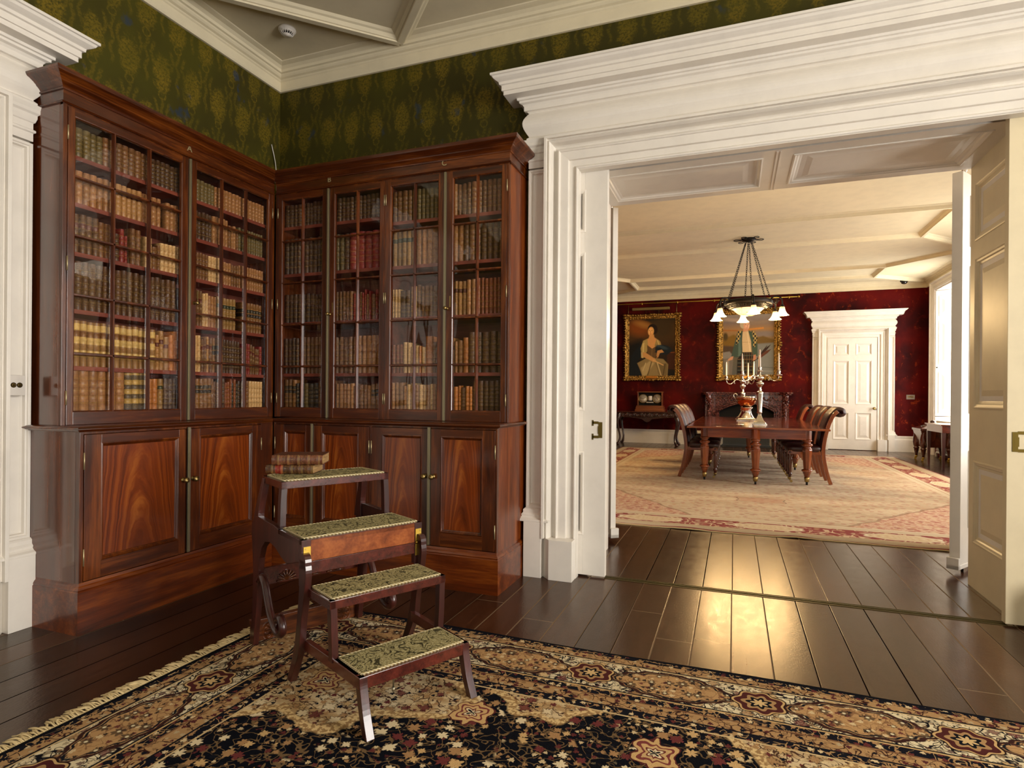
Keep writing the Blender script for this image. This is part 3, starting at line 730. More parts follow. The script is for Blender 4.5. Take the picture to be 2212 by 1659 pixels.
RA={0:[('tan',.047,.213,7),('navy and gilt',.046,.208,3),('brown/orange tan',.034,.178,2),('green-labelled',.03,.18,1),('dark brown',.034,.183,None)],
 1:[('gilt striped',.034,.232,15),('*orange tan/tan red-labelled',.027,.225,None)],
 2:[('gilt-spined brown',.034,.245,None)],
 3:[('brown red-labelled',.031,.198,6),('brown',.03,.19,2),('*dark brown/olive brown',.026,.17,2),('red',.03,.18,1),('red',.018,.15,1),('gap',.02,.1,1),('brown',.03,.2,2),('gap',.02,.1,1),('pale tan',.024,.175,2),('*brown/dark brown',.026,.15,2),('pale tan',.025,.165,None)],
 4:[('tan',.034,.17,8),('tan red-labelled',.03,.17,5),('tan',.028,.165,4),('gap',.03,.1,1),('tan',.026,.16,None)],
 5:[('olive brown',.034,.15,6),('brown',.034,.155,7),('dark brown',.03,.15,None)]}
RA2={0:[('brown dark-labelled',.031,.19,7),('*brown/tan/dark brown',.026,.186,5),('*reddish brown/black',.02,.186,6),('*brown/dark brown',.028,.185,3),('pale tan',.028,.183,1),('pale tan',.024,.18,None)],
 1:[('pale tan',.026,.225,5),('*tan red-labelled/brown red-labelled',.024,.22,4),('brown dark-labelled',.03,.222,3),('dark brown',.022,.215,6),('*brown red-labelled/red',.024,.2,None)],
 2:[('brown red-labelled',.023,.22,6),('pale tan',.02,.21,2),('tan',.022,.2,3),('green-labelled',.026,.205,6),('gap',.05,.1,1),('brown dark-labelled',.026,.2,None)],
 3:[('brown',.022,.168,8),('pale tan',.023,.165,4),('tan',.021,.15,4),('brown',.02,.145,3),('tan',.022,.155,None)],
 4:[('dark brown',.026,.175,8),('tan',.026,.178,5),('*brown/tan',.022,.155,4),('olive brown',.022,.16,None)],
 5:[('olive brown',.028,.135,8),('tan',.028,.135,None)]}
for s,z in enumerate(SHA):
    n0="bookcase A's left door"; n1="bookcase A's right door"
    fill(A,pi/2,dA[0],dA[1],-.24+.05,z,SHN[s],n0,RA[s],'old leather books behind the glazed doors of bookcase A')
    fill(A,pi/2,dB[0],dB[1],-.24+.05,z,SHN[s],n1,RA2[s],'old leather books behind the glazed doors of bookcase A')
SHN5=['bottom','second lowest','middle','second highest','top']
RB={0:[('brown dark-labelled',.034,.2,3),('*olive brown/black/dark brown',.036,.19,5),('brown',.034,.19,4),('pale tan/tan',.03,.172,5),('*tan/brown',.03,.175,4),('brown dark-labelled',.034,.17,None)],
 1:[('dark brown',.032,.25,4),('reddish brown',.03,.26,1),('brown',.034,.255,6),('brown',.036,.25,4),('brown',.036,.25,3),('orange tan/tan',.04,.255,None)],
 2:[('dark brown',.036,.2,7),('dark brown',.03,.19,4),('brown',.028,.2,7),('*brown/red',.024,.2,None)],
 3:[('olive brown/dark brown',.034,.25,9),('olive brown/dark brown',.038,.25,5),('gilt-spined brown',.036,.25,1),('red',.062,.255,None)],
 4:[('dark brown',.034,.16,7),('olive brown/dark brown',.034,.165,None)]}
RC={0:[('pale tan/tan',.03,.178,3),('*pale tan/tan',.026,.172,9),('dark brown',.04,.175,1),('*orange tan/tan/brown',.026,.165,6),('orange tan',.024,.155,2),('gilt-spined brown',.036,.19,None)],
 1:[('reddish brown',.03,.19,3),('pale tan',.03,.2,2),('*pale tan/orange tan',.026,.185,4),('orange tan',.045,.24,1),('brown',.03,.2,2),('*tan red-labelled/brown',.03,.22,3),('*brown/tan',.03,.2,2),('orange tan',.035,.22,1),('gilt-spined brown',.048,.255,None)],
 2:[('pale tan',.022,.19,3),('dark brown',.036,.18,2),('*brown/pale tan',.03,.21,3),('brown',.03,.2,4),('reddish brown',.03,.23,1),('tan red-labelled',.03,.215,6),('tan',.03,.22,2),('reddish brown/brown red-labelled',.03,.225,None)],
 3:[('green-labelled',.036,.235,5),('tan',.04,.235,4),('tan/brown',.036,.235,5),('gilt-spined brown',.034,.24,1),('brown',.04,.24,2),('gilt-spined brown',.038,.24,3),('brown',.034,.24,None)],
 4:[('brown',.038,.205,5),('pale tan/olive brown',.03,.2,5),('tan',.034,.205,4),('navy and gilt/brown',.03,.2,1),('olive brown/brown',.034,.205,None)]}
for s in range(5):
    fill(BC,0,segB[0][0]+.01,segB[0][1]-.005,-.325+.05,SHB[s],SHN5[s],"bookcase B's doors",RB[s],'old leather books behind the glazed doors of bookcase B')
    fill(BC,0,segB[1][0]+.005,segB[1][1]-.01,-.325+.05,SHC[s],SHN5[s],"bookcase C's doors",RC[s],'old leather books behind the glazed doors of bookcase C')
CAM=Vector((0,0,1.15))
for q in books:
    M4=q['root'].matrix_basis if q['root'].matrix_basis else Matrix()
    M4=Matrix.Translation(q['root'].location)@Matrix.Rotation(q['rz'],4,'Z')
    q['w']=M4@Vector((q['x'],q['y'],q['z'])); d=q['w']-CAM
    nrm=(Matrix.Rotation(q['rz'],3,'Z')@Vector((0,-1,0)))
    q['a']=q['t']*q['h']*abs(d.normalized().dot(nrm))/d.length_squared
books.sort(key=lambda q:-q['a'])
N_IND=296
rest={}
used=set()
for i,q in enumerate(books):
    p=PROTO[q['kind']]; S=Vector((q['t'],q['d'],q['h']))
    if i<N_IND:
        o=p if q['kind'] not in used else p.copy()
        if q['kind'] in used: C.objects.link(o)
        used.add(q['kind'])
        o.location=q['w']; o.rotation_euler=(0,0,q['rz']); o.scale=S
        tag(o,'%s leather book, %s from left on %s shelf behind %s'%(q['kind'],ORD[q['i']],q['shelf'],q['door']),'book',q['group'])
    else: rest.setdefault(q['kind'],[]).append(q)
vs=[];fs=[];mi=[];sm=[];mats=[];un=[]
for kind,L_ in rest.items():
    me=PROTO[kind].data; mo=len(mats); mats+=[me.materials[0],me.materials[1]]
    for q in L_:
        T=Matrix.Translation(q['w'])@Matrix.Rotation(q['rz'],4,'Z')@Matrix.Diagonal((q['t'],q['d'],q['h'],1)); o=len(vs)
        vs+=[tuple(T@v.co) for v in me.vertices]; un+=[tuple(v.co) for v in me.vertices]
        for p in me.polygons: fs.append([o+k for k in p.vertices]); mi.append(mo+p.material_index); sm.append(p.use_smooth)
if vs:
    # per-book local coordinates are carried by an attribute so the spine pattern stays the same
    me=bpy.data.meshes.new('books'); me.from_pydata(vs,[],fs); 
    for m in mats: me.materials.append(m)
    me.polygons.foreach_set('material_index',mi); me.polygons.foreach_set('use_smooth',sm); me.update(); unit_attr(me,un)
    o=bpy.data.objects.new('shelved_books',me); C.objects.link(o); o['kind']='stuff'
    tag(o,'further small leather books on the shadowed shelves near the corner of both bookcases')
for k in PROTO:
    if k not in used: bpy.data.objects.remove(PROTO[k])
print('books',len(books),'rest',sum(len(v) for v in rest.values()))
# ------------------------------------------------------------------ patterned textiles
def tapestry():
    M=Mat('paisley_tapestry',rough=.92,spec=.15); x,y,z=M.xyz()
    n=M.noise(M.vec(x,y,0.),15,1.5,.4,.9); n2=M.noise(M.vec(x,y,4.),24,1,.4,1.2)
    l=(1-((n*7).frac()-.5).abs().step(.07,.17)).max((1-((n2*5).frac()-.5).abs().step(.05,.13))*.8)
    g=M.noise(M.vec(x,y,0.),140,2)
    c=M.mix(l*M.noise(M.vec(x,y,8.),26,2).step(.3,.45)*.92,M.mix(g.step(.4,.6),'#8f8355','#b5aa7e'),'#26220f')
    M.set('col',c); M.bump(g,.3,.002); return M.m
def cordmat():
    M=Mat('cream_rope_trim',rough=.8); x,y,z=M.xyz(); w=((x*1+y*1.3+z)*420).sin()
    M.set('col',M.mix(w.step(-.3,.4),'#a08c5c','#ddcfa6')); M.bump(w,.6,.003); return M.m
TAP=tapestry(); CORD=cordmat()
D_Z=wood('dark_mahogany_leg','#1f0b08','#3a1712','#56241c',axis='z',rough=.32,coat=.35)
D_X=wood('dark_mahogany_rail','#2b0f0b','#4b1d15','#6a2c20',axis='y',rough=.25,coat=.6)
BOXW=wood('striped_mahogany_board','#5b2711','#84421d','#a35c2c',axis='y',rough=.26,coat=.6)

# library steps : local x = across the treads, local y = up the flight (towards the back)
ang=math.radians(61.6-90)      # W axis (.475,.88): rotate local x onto it
S0=(-1.054,1.8745,.012)
steps=thing('library_steps','folding mahogany library steps with paisley covered treads standing on the patterned rug','library steps',S0,math.radians(61.6))
# local x -> W (along width, from the near-left to the far-right); local y -> D (away)
TH=[(0,.205,.20,.228,.232),(.19,.40,.41,.248,.252),(.405,.655,.59,.268,.268),(.668,.915,.78,.25,.245)]
def tread(k,apron):
    y0,y1,z,w0,w1=TH[k]; z-=.012
    b=MB(); e=.02
    b.hexa([(-w0,y0,z-apron),(w0,y0,z-apron),(w0,y0+.022,z-apron),(-w0,y0+.022,z-apron)],[(-w0,y0,z),(w0,y0,z),(w0,y0+.022,z),(-w0,y0+.022,z)])
    b.hexa([(-w1,y1-.022,z-apron),(w1,y1-.022,z-apron),(w1,y1,z-apron),(-w1,y1,z-apron)],[(-w1,y1-.022,z),(w1,y1-.022,z),(w1,y1,z),(-w1,y1,z)])
    for s in (-1,1):
        q=lambda zz:[(s*w0,y0,zz),(s*(w0-.022),y0,zz),(s*(w1-.022),y1,zz),(s*w1,y1,zz)]
        a,c=q(z-apron),q(z)
        if s>0: a,c=a[::-1],c[::-1]
        b.hexa(a[::-1],c[::-1])
    b.hexa([(-w0+.02,y0+.02,z-.014),(w0-.02,y0+.02,z-.014),(w1-.02,y1-.02,z-.014),(-w1+.02,y1-.02,z-.014)],[(-w0+.02,y0+.02,z-.003),(w0-.02,y0+.02,z-.003),(w1-.02,y1-.02,z-.003),(-w1+.02,y1-.02,z-.003)])
    t=b.build('tread',D_X,steps,bevel=.0015)
    m=.017; b=MB(); N=14; g=lambda u,v:(( -1+2*u)*((w0-m)*(1-v)+(w1-m)*v),(y0+m)+(y1-y0-2*m)*v)
    ring=[g(i/N,0) for i in range(N)]+[g(1,i/6) for i in range(6)]+[g(1-i/N,1) for i in range(N)]+[g(0,1-i/6) for i in range(6)]
    b.loft([[(p[0],p[1],z-.004) for p in ring],[(p[0],p[1],z+.003) for p in ring],[(p[0]*.97,(p[1]-(y0+y1)/2)*.94+(y0+y1)/2,z+.006) for p in ring]],True,True,True)
    b.build('tread_cover',TAP,t)
    b=MB(); b.tube([(p[0]*1.0,p[1],z+.003) for p in ring],.0042,6,closed=True); b.build('rope_trim',CORD,t)
    return t
for k,a in enumerate((.042,.032,.02,.03)): tread(k,a)
def leg(name,pts,w,mat=D_Z,par=None):
    """rectangular section leg through (x,y,z,depth) points"""
    b=MB(); rings=[]
    P=spline([(p[0],p[1],p[2]) for p in pts],5); D=spline([(p[3],0,0) for p in pts],5)
    for p,d in zip(P,D): rings.append([(p.x-w/2,p.y-d.x/2,p.z),(p.x+w/2,p.y-d.x/2,p.z),(p.x+w/2,p.y+d.x/2,p.z),(p.x-w/2,p.y+d.x/2,p.z)])
    b.loft(rings,True,True,False); return b.build(name,mat,par or steps,bevel=.0015)
for s in (-1,1):
    # front feet flare forward, standing under the lowest tread
    leg('leg',[(s*.213,.016,.186,.032),(s*.213,.012,.15,.032),(s*.213,-.01,.07,.031),(s*.214,-.04,0,.031)],.03)
    # side rail of the lower frame
    b=MB(); x0,x1=s*.228,s*.206; xa,xb=s*.247,s*.225
    q=lambda z:[(x0,.03,z),(x1,.03,z),(xb,.42,z),(xa,.42,z)]
    b.hexa(q(.148),q(.188)); b.build('side_rail',D_X,steps,bevel=.0015)
    # post of the second tread
    leg('leg',[(s*.226,.205,.175,.03),(s*.23,.204,.27,.03),(s*.233,.206,.37,.032)],.026)
    # sabre leg behind: rounded head by the box, sweeping back to the floor
    leg('leg',[(s*.2555,.395,.505,.045),(s*.2555,.392,.46,.058),(s*.2555,.402,.38,.05),(s*.2555,.425,.26,.042),(s*.2555,.445,.16,.048),(s*.2555,.48,.08,.042),(s*.2555,.525,0,.038)],.026)
    b=MB(); b.prism([(.367+.0,.47)]+arc(.397,.50,.03,pi,0,8)+[(.427,.47)],s*.2425,s*.2685,'x'); b.build('leg_head',D_Z,steps,bevel=.001)
    # post of the top tread
    leg('leg',[(s*.243,.683,.56,.03),(s*.241,.684,.67,.03),(s*.236,.684,.755,.03)],.026)
    leg('leg',[(s*.25,.955,.52,.075),(s*.248,.945,.60,.05),(s*.242,.915,.69,.036),(s*.234,.9,.76,.03)],.028)
# seat box
b=MB(); b.box(-.232,.232,.405,.421,.493,.575); b.build('front_board',BOXW,steps,bevel=.001)
b=MB(); b.box(-.232,.232,.405,.421,.445,.4915); b.build('lower_board',D_X,steps,bevel=.001)
for s in (-1,1):
    b=MB(); b.box(s*.232,s*.268,.403,.43,.486,.577); b.box(s*.232,s*.268,.403,.43,.40,.484); b.build('corner_block',D_Z,steps,bevel=.001)
    b=MB()
    # side board rising to the rear shoulder with an arch cut beneath
    pts=[(.43,.575),(.43,.49),(.5,.47),(.56,.455),(.62,.47)]+[(.69,.495),(.75,.505),(.81,.495),(.855,.46),(.88,.41),(.892,.34),(.905,.26),(.92,.16),(.945,.06),(.955,0),(1.0,0),(.985,.1),(.97,.2),(.965,.32),(.975,.42),(.99,.5),(.985,.55),(.955,.585),(.9,.59),(.7,.585),(.655,.578)]
    b.prism(pts,s*.243,s*.268,'x'); b.build('side_frame',D_Z,steps,bevel=.002)
    b=MB(); b.box(s*.234,s*.262,.399,.4045,.50,.552); b.box(s*.234,s*.262,.399,.4045,.437,.488); b.tube([(s*.234,.3995,.494),(s*.262,.3995,.494)],.0035,8)
    o=b.build('hinge',BRASSB,steps); 
    b=MB()
    for zz,q in ((.51,0),(.527,1),(.543,0),(.447,0),(.463,1),(.479,0)):
        x=s*(.241 if q else .255); b.tube([(x,.3985,zz),(x,.4,zz)],.0034,8)
    b.build('hinge_screw',BRASS,o)
    # scrolled arm hanging from the side frame
    P=spline([(s*.2555,.915,.30),(s*.2555,.88,.325),(s*.2555,.84,.30),(s*.2555,.81,.25),(s*.2555,.77,.19),(s*.2555,.71,.145),(s*.2555,.655,.14),(s*.2555,.625,.17),(s*.2555,.645,.205),(s*.2555,.68,.20),(s*.2555,.685,.175),(s*.2555,.67,.17)],5)
    b=MB(); b.tube(P,[.017]*(len(P)-8)+[.014]*8,8); b.build('scroll_arm',D_Z,steps)
# carved rail on the floor, fan splat and turned rail
CARV=Mat('carved_mahogany',coat=.5,coatr=.15,rough=.3); x,y,z=CARV.xyz()
_u=(x.abs()-.17); _r=(_u*_u+(z-.04)*(z-.04)).sqrt(); _a=(z-.04).atan2(_u); _f=((_a*9).sin()*(1-_r.step(.03,.04))+((_r*260+_a*2).sin()*.7)*(1-_r.step(.045,.055)))
CARV.set('col',CARV.mix(CARV.noise(CARV.vec(x*3,y,z*20),3,4).step(.3,.7),'#3d1a0a','#6b3613')); CARV.bump(_f,.8,.006)
b=MB(); b.box(-.265,.265,.985,1.012,0,.085); b.box(-.268,.268,.98,1.017,.083,.1); b.build('carved_rail',CARV.m,steps,bevel=.002)
b=MB(); b.box(-.243,.243,.955,.975,.26,.34); b.build('cross_rail',D_X,steps,bevel=.003)
for s in (-1,0,1):
    b=MB()
    for k in range(9):
        a=pi*k/8; c_=(s*.12,.953,.27)
        b.tube([c_,(c_[0]+.045*math.cos(a),.951,c_[2]+.045*math.sin(a))],[.003,.0055],6)
    b.build('fan_carving',CARV.m,steps)
b=MB(); b.tube([(-.03,.12,.19),(-.025,.13,.1),(-.022,.135,.045)],.0035,6); b.lathe([(.006,.03),(.007,.035),(.006,.045)],(-.022,.135,0),8); b.build('prop_rod',STEEL,steps)
# screw heads on the front feet
b=MB()
for s in (-1,1): b.tube([(s*.213,-.0005,.16),(s*.213,.003,.16)],.006,10)
b.build('screw_head',D_X,steps)

# two books lying on the top tread
def flat_book(T,L,W,H,leather_m,label,name='book'):
    """lying flat, spine along local x at y=0"""
    root=thing(name,label,'book',T[0],T[1])
    b=MB(); n=8; R=H/2
    def prof(x,g=0.):
        return [(x,-(R+g)*.55*math.sin(pi*i/n),H/2-(H/2+g)*math.cos(pi*i/n)) for i in range(n+1)]
    xs=[(0,0)]
    for k in range(5):
        q=L*(.12+.76*k/4); xs+=[(q-.005,0),(q-.003,.0018),(q+.003,.0018),(q+.005,0)]
    xs+=[(L,0)]
    b.loft([prof(x,g) for x,g in xs],False,False,True)
    b.box(0,L,0,W,0,.0028); b.box(0,L,0,W,H-.0028,H)
    b.build('cover',leather_m,root,bevel=.0008,fix=False)
    b=MB(); b.box(.003,L-.003,.0,W-.004,.0028,H-.0028); b.build('page_block',PAGEL,root)
    return root
M=Mat('page_edges',rough=.9); x,y,z=M.xyz(); M.set('col',M.mix(M.noise(M.vec(x*8,y*8,z*600),1,2).step(.35,.65),'#7e5b34','#b3905c')); M.bump(M.noise(M.vec(x*8,y*8,z*700),1,1),.4,.002); PAGEL=M.m
def spine_leather(name,c1,c2,red=False):
    M=Mat(name,rough=.45,coat=.3,coatr=.25); x,y,z=M.xyz(); n=M.noise(M.co(),45,4,.7)
    c=M.mix(n.step(.35,.7),c1,c2); L=.235; k=((x/L-.12)/.19); d=(k+.5).frac()-.5; f=(d.abs()-.06).abs()
    g=(1-f.step(.01,.03))*y.lt(.001); o=M.noise(M.vec(x*300,0.,z*300),1,2).step(.58,.62)*(d.abs()-.35).abs().lt(.1)*y.lt(.001)
    if red: c=M.mix((x-.06).abs().lt(.017)*y.lt(.001),c,'#7c1d12')
    M.set('col',M.mix(g.max(o)*.7,c,'#9c7f3c')); M.bump(n,.2,.002); return M.m
flat_book(((-1.975,2.115,.787),math.radians(22)),.212,.15,.040,spine_leather('worn_brown_calf','#3a2010','#5d3517',True),'dark brown leather book with red spine label, lower of two on the top step')
flat_book(((-1.945,2.118,.828),math.radians(27)),.222,.158,.044,spine_leather('worn_red_calf','#4a2413','#74412a'),'reddish brown leather book lying on the other book on the top step')

# ------------------------------------------------------------------ persian rug in the library
def rug_pattern(M,x,y,hx,hy):
    W=lambda s,z=0.: M.vec(x*s,y*s,z)
    wob=M.noise(W(1),14,2,.5)-.5; wo2=M.noise(W(1,3.),14,2,.5)-.5
    ex=hx-x.abs(); ey=hy-y.abs(); e=ex.min(ey)
    side=ex.lt(ey); al=side*y+(1-side)*(x+.0)
    def flowers(sc,seed,R=.42,pet=5,col=('#c79a4c','#6b1812','#dcc491','#a57430')):
        v=M.voro(M.vec(x+seed,y+seed*.7,0.),sc,.75); 
        sp=M.nt.nodes.new('ShaderNodeSeparateXYZ'); M.nt.links.new(v.outputs['Position'],sp.inputs[0]); px_,py_=E(M.nt,sp.outputs[0]),E(M.nt,sp.outputs[1])
        dx=(x+seed)-px_; dy=(y+seed*.7)-py_
        cs=M.nt.nodes.new('ShaderNodeSeparateColor'); M.nt.links.new(v.outputs['Color'],cs.inputs[0]); r1,r2=E(M.nt,cs.outputs[0]),E(M.nt,cs.outputs[1])
        r=(dx*dx+dy*dy).sqrt()*sc; a=dy.atan2(dx); p=((a*pet+r1*6.28).cos()*.16+.8+(a*(pet*.5)+r2*9.).cos()*.14+wob*.9)*R*(r2*.6+.6)
        m=1-(r-p).step(-.03,.03); rim=1-(r-p).abs().step(.02,.07); ctr=1-(r-.09).step(-.02,.02)
        cc=M.ramp(r1,[(0,col[0]),(.3,col[1]),(.55,col[2]),(.8,col[3])],'CONSTANT')
        return m,rim,ctr,cc
    def vines(sc,seed,w=.012):
        n=M.noise(M.vec(x*1.0+seed,y*1.0,seed),sc,1.5,.5,.6); n2=M.noise(M.vec(x*1.0-seed,y*1.0,seed+5),sc*1.3,1,.5,.4)
        return (1-(n-.5).abs().step(w*.5,w*1.4)).max(1-(n2-.5).abs().step(w*.5,w*1.4))
    m1,r1_,c1,f1=flowers(15,3.1,.34,8); m2,r2_,c2,f2=flowers(33,7.7,.36,6,('#a57430','#64160f','#d2b47a','#12141f'))
    m3,r3_,c3,f3=flowers(11,12.3,.38,7,('#c89a48','#7a2014','#d9bb80','#b07f36'))
    vn=vines(15,1.7,.016); vn2=vines(9,9.2,.012)
    NAVY='#0b0d16'; RED='#5f1610'
    # field: navy with small flowers and vines
    field=M.mix(vn*.6,NAVY,'#8f6a30'); sel=M.noise(W(1,6.),7,2).step(.47,.52); field=M.mix(m2*sel*.9,field,f2); field=M.mix(m1*M.noise(W(1,2.),5,1).step(.42,.46),field,f1); 
    ivory=M.mix(M.noise(W(1),9,3).step(.4,.6),'#b08848','#cdb07a'); ivory=M.mix(vn,ivory,'#4a2a15'); ivory=M.mix(m2,ivory,f2); ivory=M.mix(m1*.9,ivory,f1); ivory=M.mix(r1_*.55,ivory,'#2a1a10')
    # central medallion and corner pieces in ivory, edged by gold scrolls
    ax=x.abs(); ay=y.abs()
    sc1=(((ax-.0)*(ax-.0)*1.0+(ay)*(ay)*2.2).sqrt()); th=ay.atan2(ax)
    med=sc1-.42-(th*10).cos()*.05+wob*.05
    corner=((ax-hx+.5).max(0.)+0.); 
    cd=((hx-.56-ax)*(hx-.56-ax)*.55+(hy-.56-ay)*(hy-.56-ay)*1.3).sqrt(); ct=(hy-.56-ay).atan2(hx-.56-ax)
    spn=cd-.47-(ct*8).sin()*.055+wo2*.07
    side_l=((ax-.42).abs()*(ax-.42).abs()*1.2+(hy-.52-ay)*(hy-.52-ay)*2.5).sqrt()-.17-((hy-.5-ay).atan2(ax-.42)*6).cos()*.03
    q=spn.min(side_l)
    inner=M.mix(1-q.step(-.01,.01),field,ivory); gold=1-(q+wob*.03).abs().step(.018,.034)
    inner=M.mix(gold,inner,M.mix(M.noise(W(1),60,2).step(.45,.55),'#9c7230','#d9b468'))
    inner=M.mix(1-med.step(-.01,.01),inner,M.mix(m3,M.mix(vn,RED,'#9c7a3d'),f3)); inner=M.mix(1-med.abs().step(.015,.03),inner,'#cfa356')
    px2=x.rep(.64).abs(); py2=ay-.50; pend=((px2*px2)*1.3+py2*py2).sqrt()*12.+((py2.atan2(px2))*5).cos()*.13+wob*.9; inner=M.mix(1-pend.step(.97,1.03),inner,M.ramp(pend,[(0,'#12141e'),(.16,'#dcc491'),(.3,'#6b1812'),(.42,'#c79a4c'),(.62,'#7a2014'),(.74,'#c89a48'),(.93,'#5a120c')],'CONSTANT'))
    # main border: cream ground, lobed gold ovals, red palmettes
    u=(al).rep(.64); w_=(e-.225)
    ov=(u*u)/(.25*.25)+w_.abs()/.105; ang_=w_.atan2(u*.42); ov=ov+(ang_*14).cos()*.05+wob*.12
    u2=((al+.32).rep(.64)); pl=((u2*u2)/(.095*.095)+(w_*w_)/(.085*.085)).sqrt()+((w_.atan2(u2))*7).cos()*.09
    bd=M.mix(vn.max(vn2),'#dcc897','#15131a'); bd=M.mix(m2*.8,bd,M.mix(.5,f2,'#2a2430')); bd=M.mix(m1*.8,bd,f1); bd=M.mix(r1_*.6,bd,'#1e1a1c')
    oi=M.mix(m2*.9,M.mix(vn,'#b5843a','#8a5c26'),f2); oi=M.mix(m1*.7,oi,'#14161f'); oi=M.mix(c1*m1,oi,'#d8c898')
    bd=M.mix(1-ov.step(.97,1.03),bd,oi); bd=M.mix(1-(ov-1).abs().step(.05,.09),bd,'#3b1a12'); bd=M.mix(1-(ov-.86).abs().step(.02,.05),bd,'#161821')
    pi_=M.ramp((pl*.999),[(0,'#cfa65a'),(.25,'#10121a'),(.42,'#a97b36'),(.6,'#4e120c'),(.85,'#c49848'),(.94,'#240d0a')],'CONSTANT')
    bd=M.mix(1-pl.step(.97,1.03),bd,pi_)
    # guards
    g1=M.mix(m2,M.mix(vn,'#14141e','#a87c38'),f2); g2=M.mix(m2,M.mix(vn,'#ab7d38','#3a160e'),M.mix(.3,f2,'#1a1a22'))
    s=e; c=M.mix(s.gt(.028),'#0d0f17',g1)
    c=M.mix(s.gt(.055),c,g2); c=M.mix(s.gt(.098),c,'#15151d'); c=M.mix(s.gt(.106),c,'#c9a868'); c=M.mix(s.gt(.114),c,bd)
    c=M.mix(s.gt(.335),c,'#15151d'); c=M.mix(s.gt(.342),c,'#c2984a'); c=M.mix(s.gt(.35),c,g1); c=M.mix(s.gt(.39),c,'#7a4c1c'); c=M.mix(s.gt(.398),c,g2); c=M.mix(s.gt(.455),c,'#15151d'); c=M.mix(s.gt(.463),c,g1); c=M.mix(s.gt(.50),c,'#c9a868'); c=M.mix(s.gt(.508),c,inner)
    return c
RHX,RHY=1.92,1.19
M=Mat('persian_rug_pile',rough=1.,spec=.05); x,y,z=M.xyz()
M.set('col',M.soft(rug_pattern(M,x,y,RHX,RHY),.82,.97)); M.bump(M.noise(M.co(),260,2,.6)+M.noise(M.co(),40,2)*.6,.5,.006)
rug=thing('rug','navy, cream and gold floral rug with fringe on the dark library floor','rug',(-.235,1.43,0),math.radians(-.8))
b=MB(); NX,NY=60,36; 
def rz_(x,y):
    e=min(RHX-abs(x),RHY-abs(y)); return .011*min(1,(e+.012)/.014)
grid=[]
xs=[-RHX,-RHX+.004,-RHX+.01]+[-RHX+.02+(2*RHX-.04)*i/NX for i in range(NX+1)]+[RHX-.01,RHX-.004,RHX]
ys=[-RHY,-RHY+.004,-RHY+.01]+[-RHY+.02+(2*RHY-.04)*i/NY for i in range(NY+1)]+[RHY-.01,RHY-.004,RHY]
for yy in ys:
    grid.append([(xx+.004*math.sin(yy*7)*(abs(xx)>RHX-.01),yy+.006*math.sin(xx*4.1)*(abs(yy)>RHY-.05),.001+min(.011,.3*min(RHX-abs(xx),RHY-abs(yy))**.7+.0)) for xx in xs])
b.loft(grid,False,False,True); b.build('pile',M.m,rug,fix=False)
FR=Mat('cotton_fringe',col='#d2bb8a',rough=.95).m
rf=random.Random(4)
for s in (-1,1):
    b=MB()
    n=430 if s<0 else 120
    for i in range(n):
        yy=-RHY+.01+(2*RHY-.02)*i/(n-1); L=rf.uniform(.05,.078); dy=rf.uniform(-.022,.022); k=rf.uniform(.006,.016)
        P=[(s*(RHX-.004),yy,.008),(s*(RHX+L*.3),yy+dy*.2,k),(s*(RHX+L*.65),yy+dy*.7+rf.uniform(-.006,.006),k*.8),(s*(RHX+L),yy+dy*1.2,.004)]
        b.tube(spline(P,3),[.0026]*4+[.0038,.0042,.004,.0036,.003,.002],5)
    b.box(s*(RHX-.004),s*(RHX+.012),-RHY+.004,RHY-.004,.001,.008)
    b.build('fringe',FR,rug,fix=False)

# ------------------------------------------------------------------ small fittings in the library
sd=thing('smoke_detector','round white smoke detector on the library ceiling','smoke detector',(-2.86,3.222,CZ))
PL=Mat('white_plastic',col='#d6cfc6',rough=.35).m
b=MB(); b.lathe([(.056,0),(.058,-.012),(.055,-.02),(.044,-.024),(.044,-.03)],seg=28); b.build('housing',PL,sd)
b=MB(); 
for k in range(16): a=2*pi*k/16; b.tube([(.046*math.cos(a),.046*math.sin(a),-.022),(.04*math.cos(a),.04*math.sin(a),-.036),(.026*math.cos(a),.026*math.sin(a),-.046)],.0022,5)
b.lathe([(.03,-.043),(.03,-.047),(.0,-.05)],seg=18); b.build('vent_cage',PL,sd)
b=MB(); b.lathe([(.03,-.022),(.03,-.043)],seg=18); b.build('dark_chamber',DARK,sd)
b=MB(); b.tube(spline([(-3.285,3.60,2.70),(-3.287,3.602,2.80),(-3.292,3.59,2.92),(-3.300,3.56,3.04)],6),.0035,6)
tag(b.build('cable',PL),'thin white cable rising from the bookcase tops in the wall corner','cable')
sw=thing('light_switch','white double toggle switch plate on the left door surround','light switch',(-3.238,1.825,1.18),0)
b=MB(); b.box(0,.012,-.038,.04,-.05,.048); b.build('switch_plate',PL,sw,bevel=.002)
for yy in (-.012,.014):
    b=MB(Matrix.Translation((.012,yy,0))@Matrix.Rotation(pi/2,4,'Y')); b.lathe([(.0125,0),(.0125,.002),(.010,.003),(.010,.0045),(.008,.005)],seg=16); b.lathe([(.004,.003),(.0045,.014),(.003,.017)],seg=8); b.build('toggle',Mat('antique_brass',col='#5a4a2a',metal=1.,rough=.35).m,sw)
